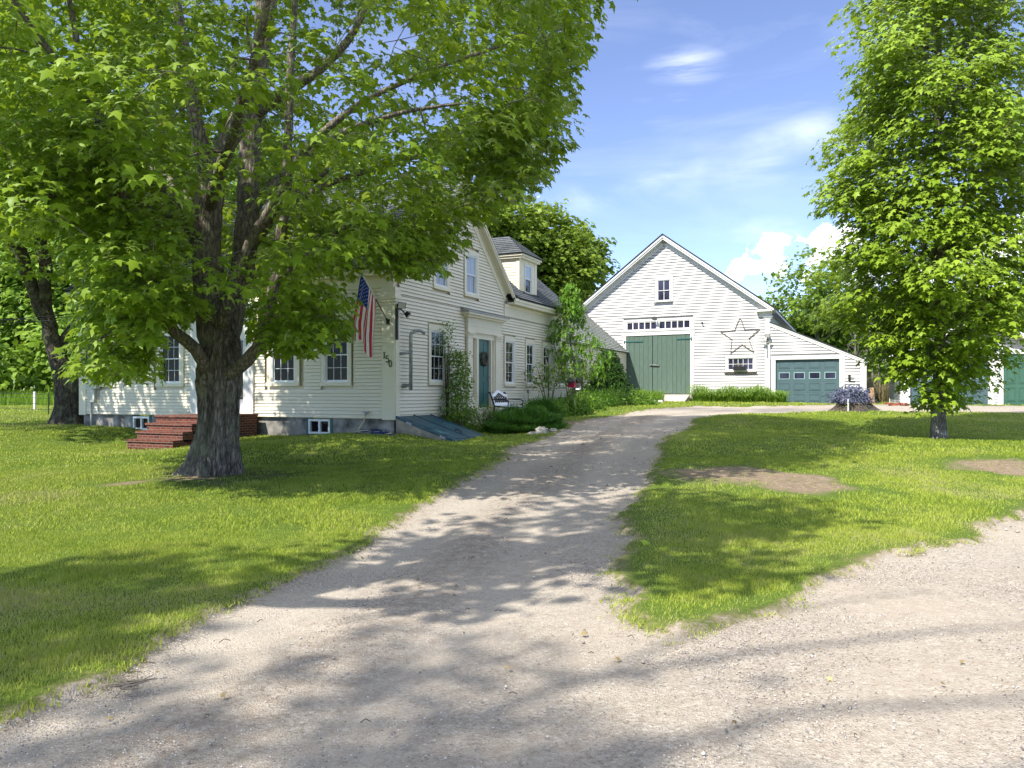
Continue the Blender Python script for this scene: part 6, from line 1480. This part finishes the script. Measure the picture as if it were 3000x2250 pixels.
def M2(op,a,b=None,c=None,clamp=False):
    n=N(nt,'ShaderNodeMath',operation=op);n.use_clamp=clamp
    for i,x in enumerate((a,b,c)):
        if x is None: continue
        if isinstance(x,(int,float)): n.inputs[i].default_value=x
        else: L(nt,x,n.inputs[i])
    return n.outputs[0]
cum=None
for (px,py,rad) in ((2242,738,.022),(2215,770,.020),(2255,775,.022),(2165,802,.014),(2290,800,.018),(2415,700,.024),(2450,735,.030),(2395,752,.018),(2480,700,.026),(2360,815,.012),(2520,780,.04),(2700,800,.05),(2900,760,.05)):
    d=vm('LENGTH',vm('MULTIPLY',vm('SUBTRACT',vec,vdir(px,py)).outputs[0],(1,1,1.25)).outputs[0]).outputs['Value']
    f=M2('SUBTRACT',1.0,M2('DIVIDE',d,rad));cum=f if cum is None else M2('MAXIMUM',cum,f)
cum=M2('MULTIPLY_ADD',M2('SUBTRACT',nz.outputs[0],.5),3.6,cum)
cmask=M2('MULTIPLY',cum,1.7,clamp=True)
wsp=None
for (px,py,rad,st_) in ((2010,195,.055,1.0),(1930,300,.04,.8),(2250,680,.06,.4),(1750,20,.1,.3),(2420,780,.12,.3)):
    d=vm('LENGTH',vm('MULTIPLY',vm('SUBTRACT',vec,vdir(px,py)).outputs[0],(1,1,2.2)).outputs[0]).outputs['Value']
    f=M2('MULTIPLY',M2('SUBTRACT',1.0,M2('DIVIDE',d,rad),clamp=True),st_);wsp=f if wsp is None else M2('MAXIMUM',wsp,f)
for (a_,b_,rad,st_) in ((vdir(1560,640),vdir(2420,370),.028,.6),(vdir(1700,560),vdir(2250,470),.05,.3)):
    ab=tuple(b_[i]-a_[i] for i in range(3));L2_=sum(c*c for c in ab)
    va=vm('SUBTRACT',vec,a_).outputs[0];dt=vm('DOT_PRODUCT',va,ab).outputs['Value'];t__=M2('DIVIDE',dt,L2_,clamp=True)
    sc2=N(nt,'ShaderNodeVectorMath',operation='SCALE');sc2.inputs[0].default_value=ab;L(nt,t__,sc2.inputs['Scale'])
    d=vm('LENGTH',vm('SUBTRACT',va,sc2.outputs[0]).outputs[0]).outputs['Value']
    f=M2('MULTIPLY',M2('SUBTRACT',1.0,M2('DIVIDE',d,rad),clamp=True),st_);wsp=M2('MAXIMUM',wsp,f)
wm=M2('MULTIPLY',wsp,M2('MULTIPLY',M2('SUBTRACT',nzl.outputs[0],.46),4.5,clamp=True),clamp=True)
gen=M2('MULTIPLY',M2('MULTIPLY',M2('SUBTRACT',nzl.outputs[0],.52),2.2,clamp=True),.16)
sxyz=N(nt,'ShaderNodeSeparateXYZ');L(nt,vec,sxyz.inputs[0])
fill_veil=M2('MULTIPLY',M2('MULTIPLY',M2('SUBTRACT',sxyz.outputs[2],.50),4.0,clamp=True),M2('MULTIPLY_ADD',nzl.outputs[0],.7,.25))  # white haze added to the unseen overhead sky as neutral fill light
allm=M2('MAXIMUM',M2('MAXIMUM',M2('MAXIMUM',M2('MULTIPLY',wm,.62),gen),cmask),fill_veil)
hs=N(nt,'ShaderNodeHueSaturation');hs.inputs['Saturation'].default_value=.93;hs.inputs['Value'].default_value=.78;hs.inputs['Hue'].default_value=.509
L(nt,sky.outputs[0],hs.inputs['Color'])
nz2=N(nt,'ShaderNodeTexNoise');nz2.inputs['Scale'].default_value=15;nz2.inputs['Detail'].default_value=5;L(nt,vec,nz2.inputs['Vector'])
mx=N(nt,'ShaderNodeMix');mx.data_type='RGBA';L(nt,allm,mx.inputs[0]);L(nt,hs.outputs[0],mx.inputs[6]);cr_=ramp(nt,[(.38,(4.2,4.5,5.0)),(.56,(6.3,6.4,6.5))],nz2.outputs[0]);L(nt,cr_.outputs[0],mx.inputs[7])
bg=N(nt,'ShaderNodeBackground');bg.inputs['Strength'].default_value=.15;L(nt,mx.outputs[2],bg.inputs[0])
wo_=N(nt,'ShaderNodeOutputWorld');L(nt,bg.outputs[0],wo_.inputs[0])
ld=bpy.data.lights.new('sun','SUN');ld.energy=3.35;ld.angle=R(.55);ld.color=(1,.95,.85);lo_=bpy.data.objects.new('sun',ld);COL.objects.link(lo_)
dv=Vector((math.sin(R(PHI))*math.cos(R(EL)),math.cos(R(PHI))*math.cos(R(EL)),-math.sin(R(EL))));lo_.rotation_euler=dv.to_track_quat('-Z','Y').to_euler();lo_.location=(-20,-10,30)
cam=bpy.data.cameras.new('camera');co=bpy.data.objects.new('camera',cam);COL.objects.link(co);co.location=(0,0,EYE);co.rotation_euler=(R(90),0,0)
cam.sensor_width=36;cam.lens=36*FPX/3000;cam.shift_y=25/3000;cam.clip_end=1000;cam.clip_start=.1;sc.camera=co
sc.view_settings.view_transform='Standard';sc.view_settings.look='None';sc.view_settings.gamma=1;sc.view_settings.exposure=1.31;sc.view_settings.use_curve_mapping=False
sc.cycles.max_bounces=8;sc.cycles.diffuse_bounces=4;sc.cycles.glossy_bounces=3;sc.cycles.transmission_bounces=4;sc.cycles.caustics_reflective=False;sc.cycles.caustics_refractive=False;sc.cycles.use_denoising=True;sc.cycles.filter_width=1.5;sc.cycles.sample_clamp_indirect=3
try: sc.cycles.sampling_pattern='BLUE_NOISE'
except Exception: pass
wd.cycles.sampling_method='MANUAL';wd.cycles.sample_map_resolution=512
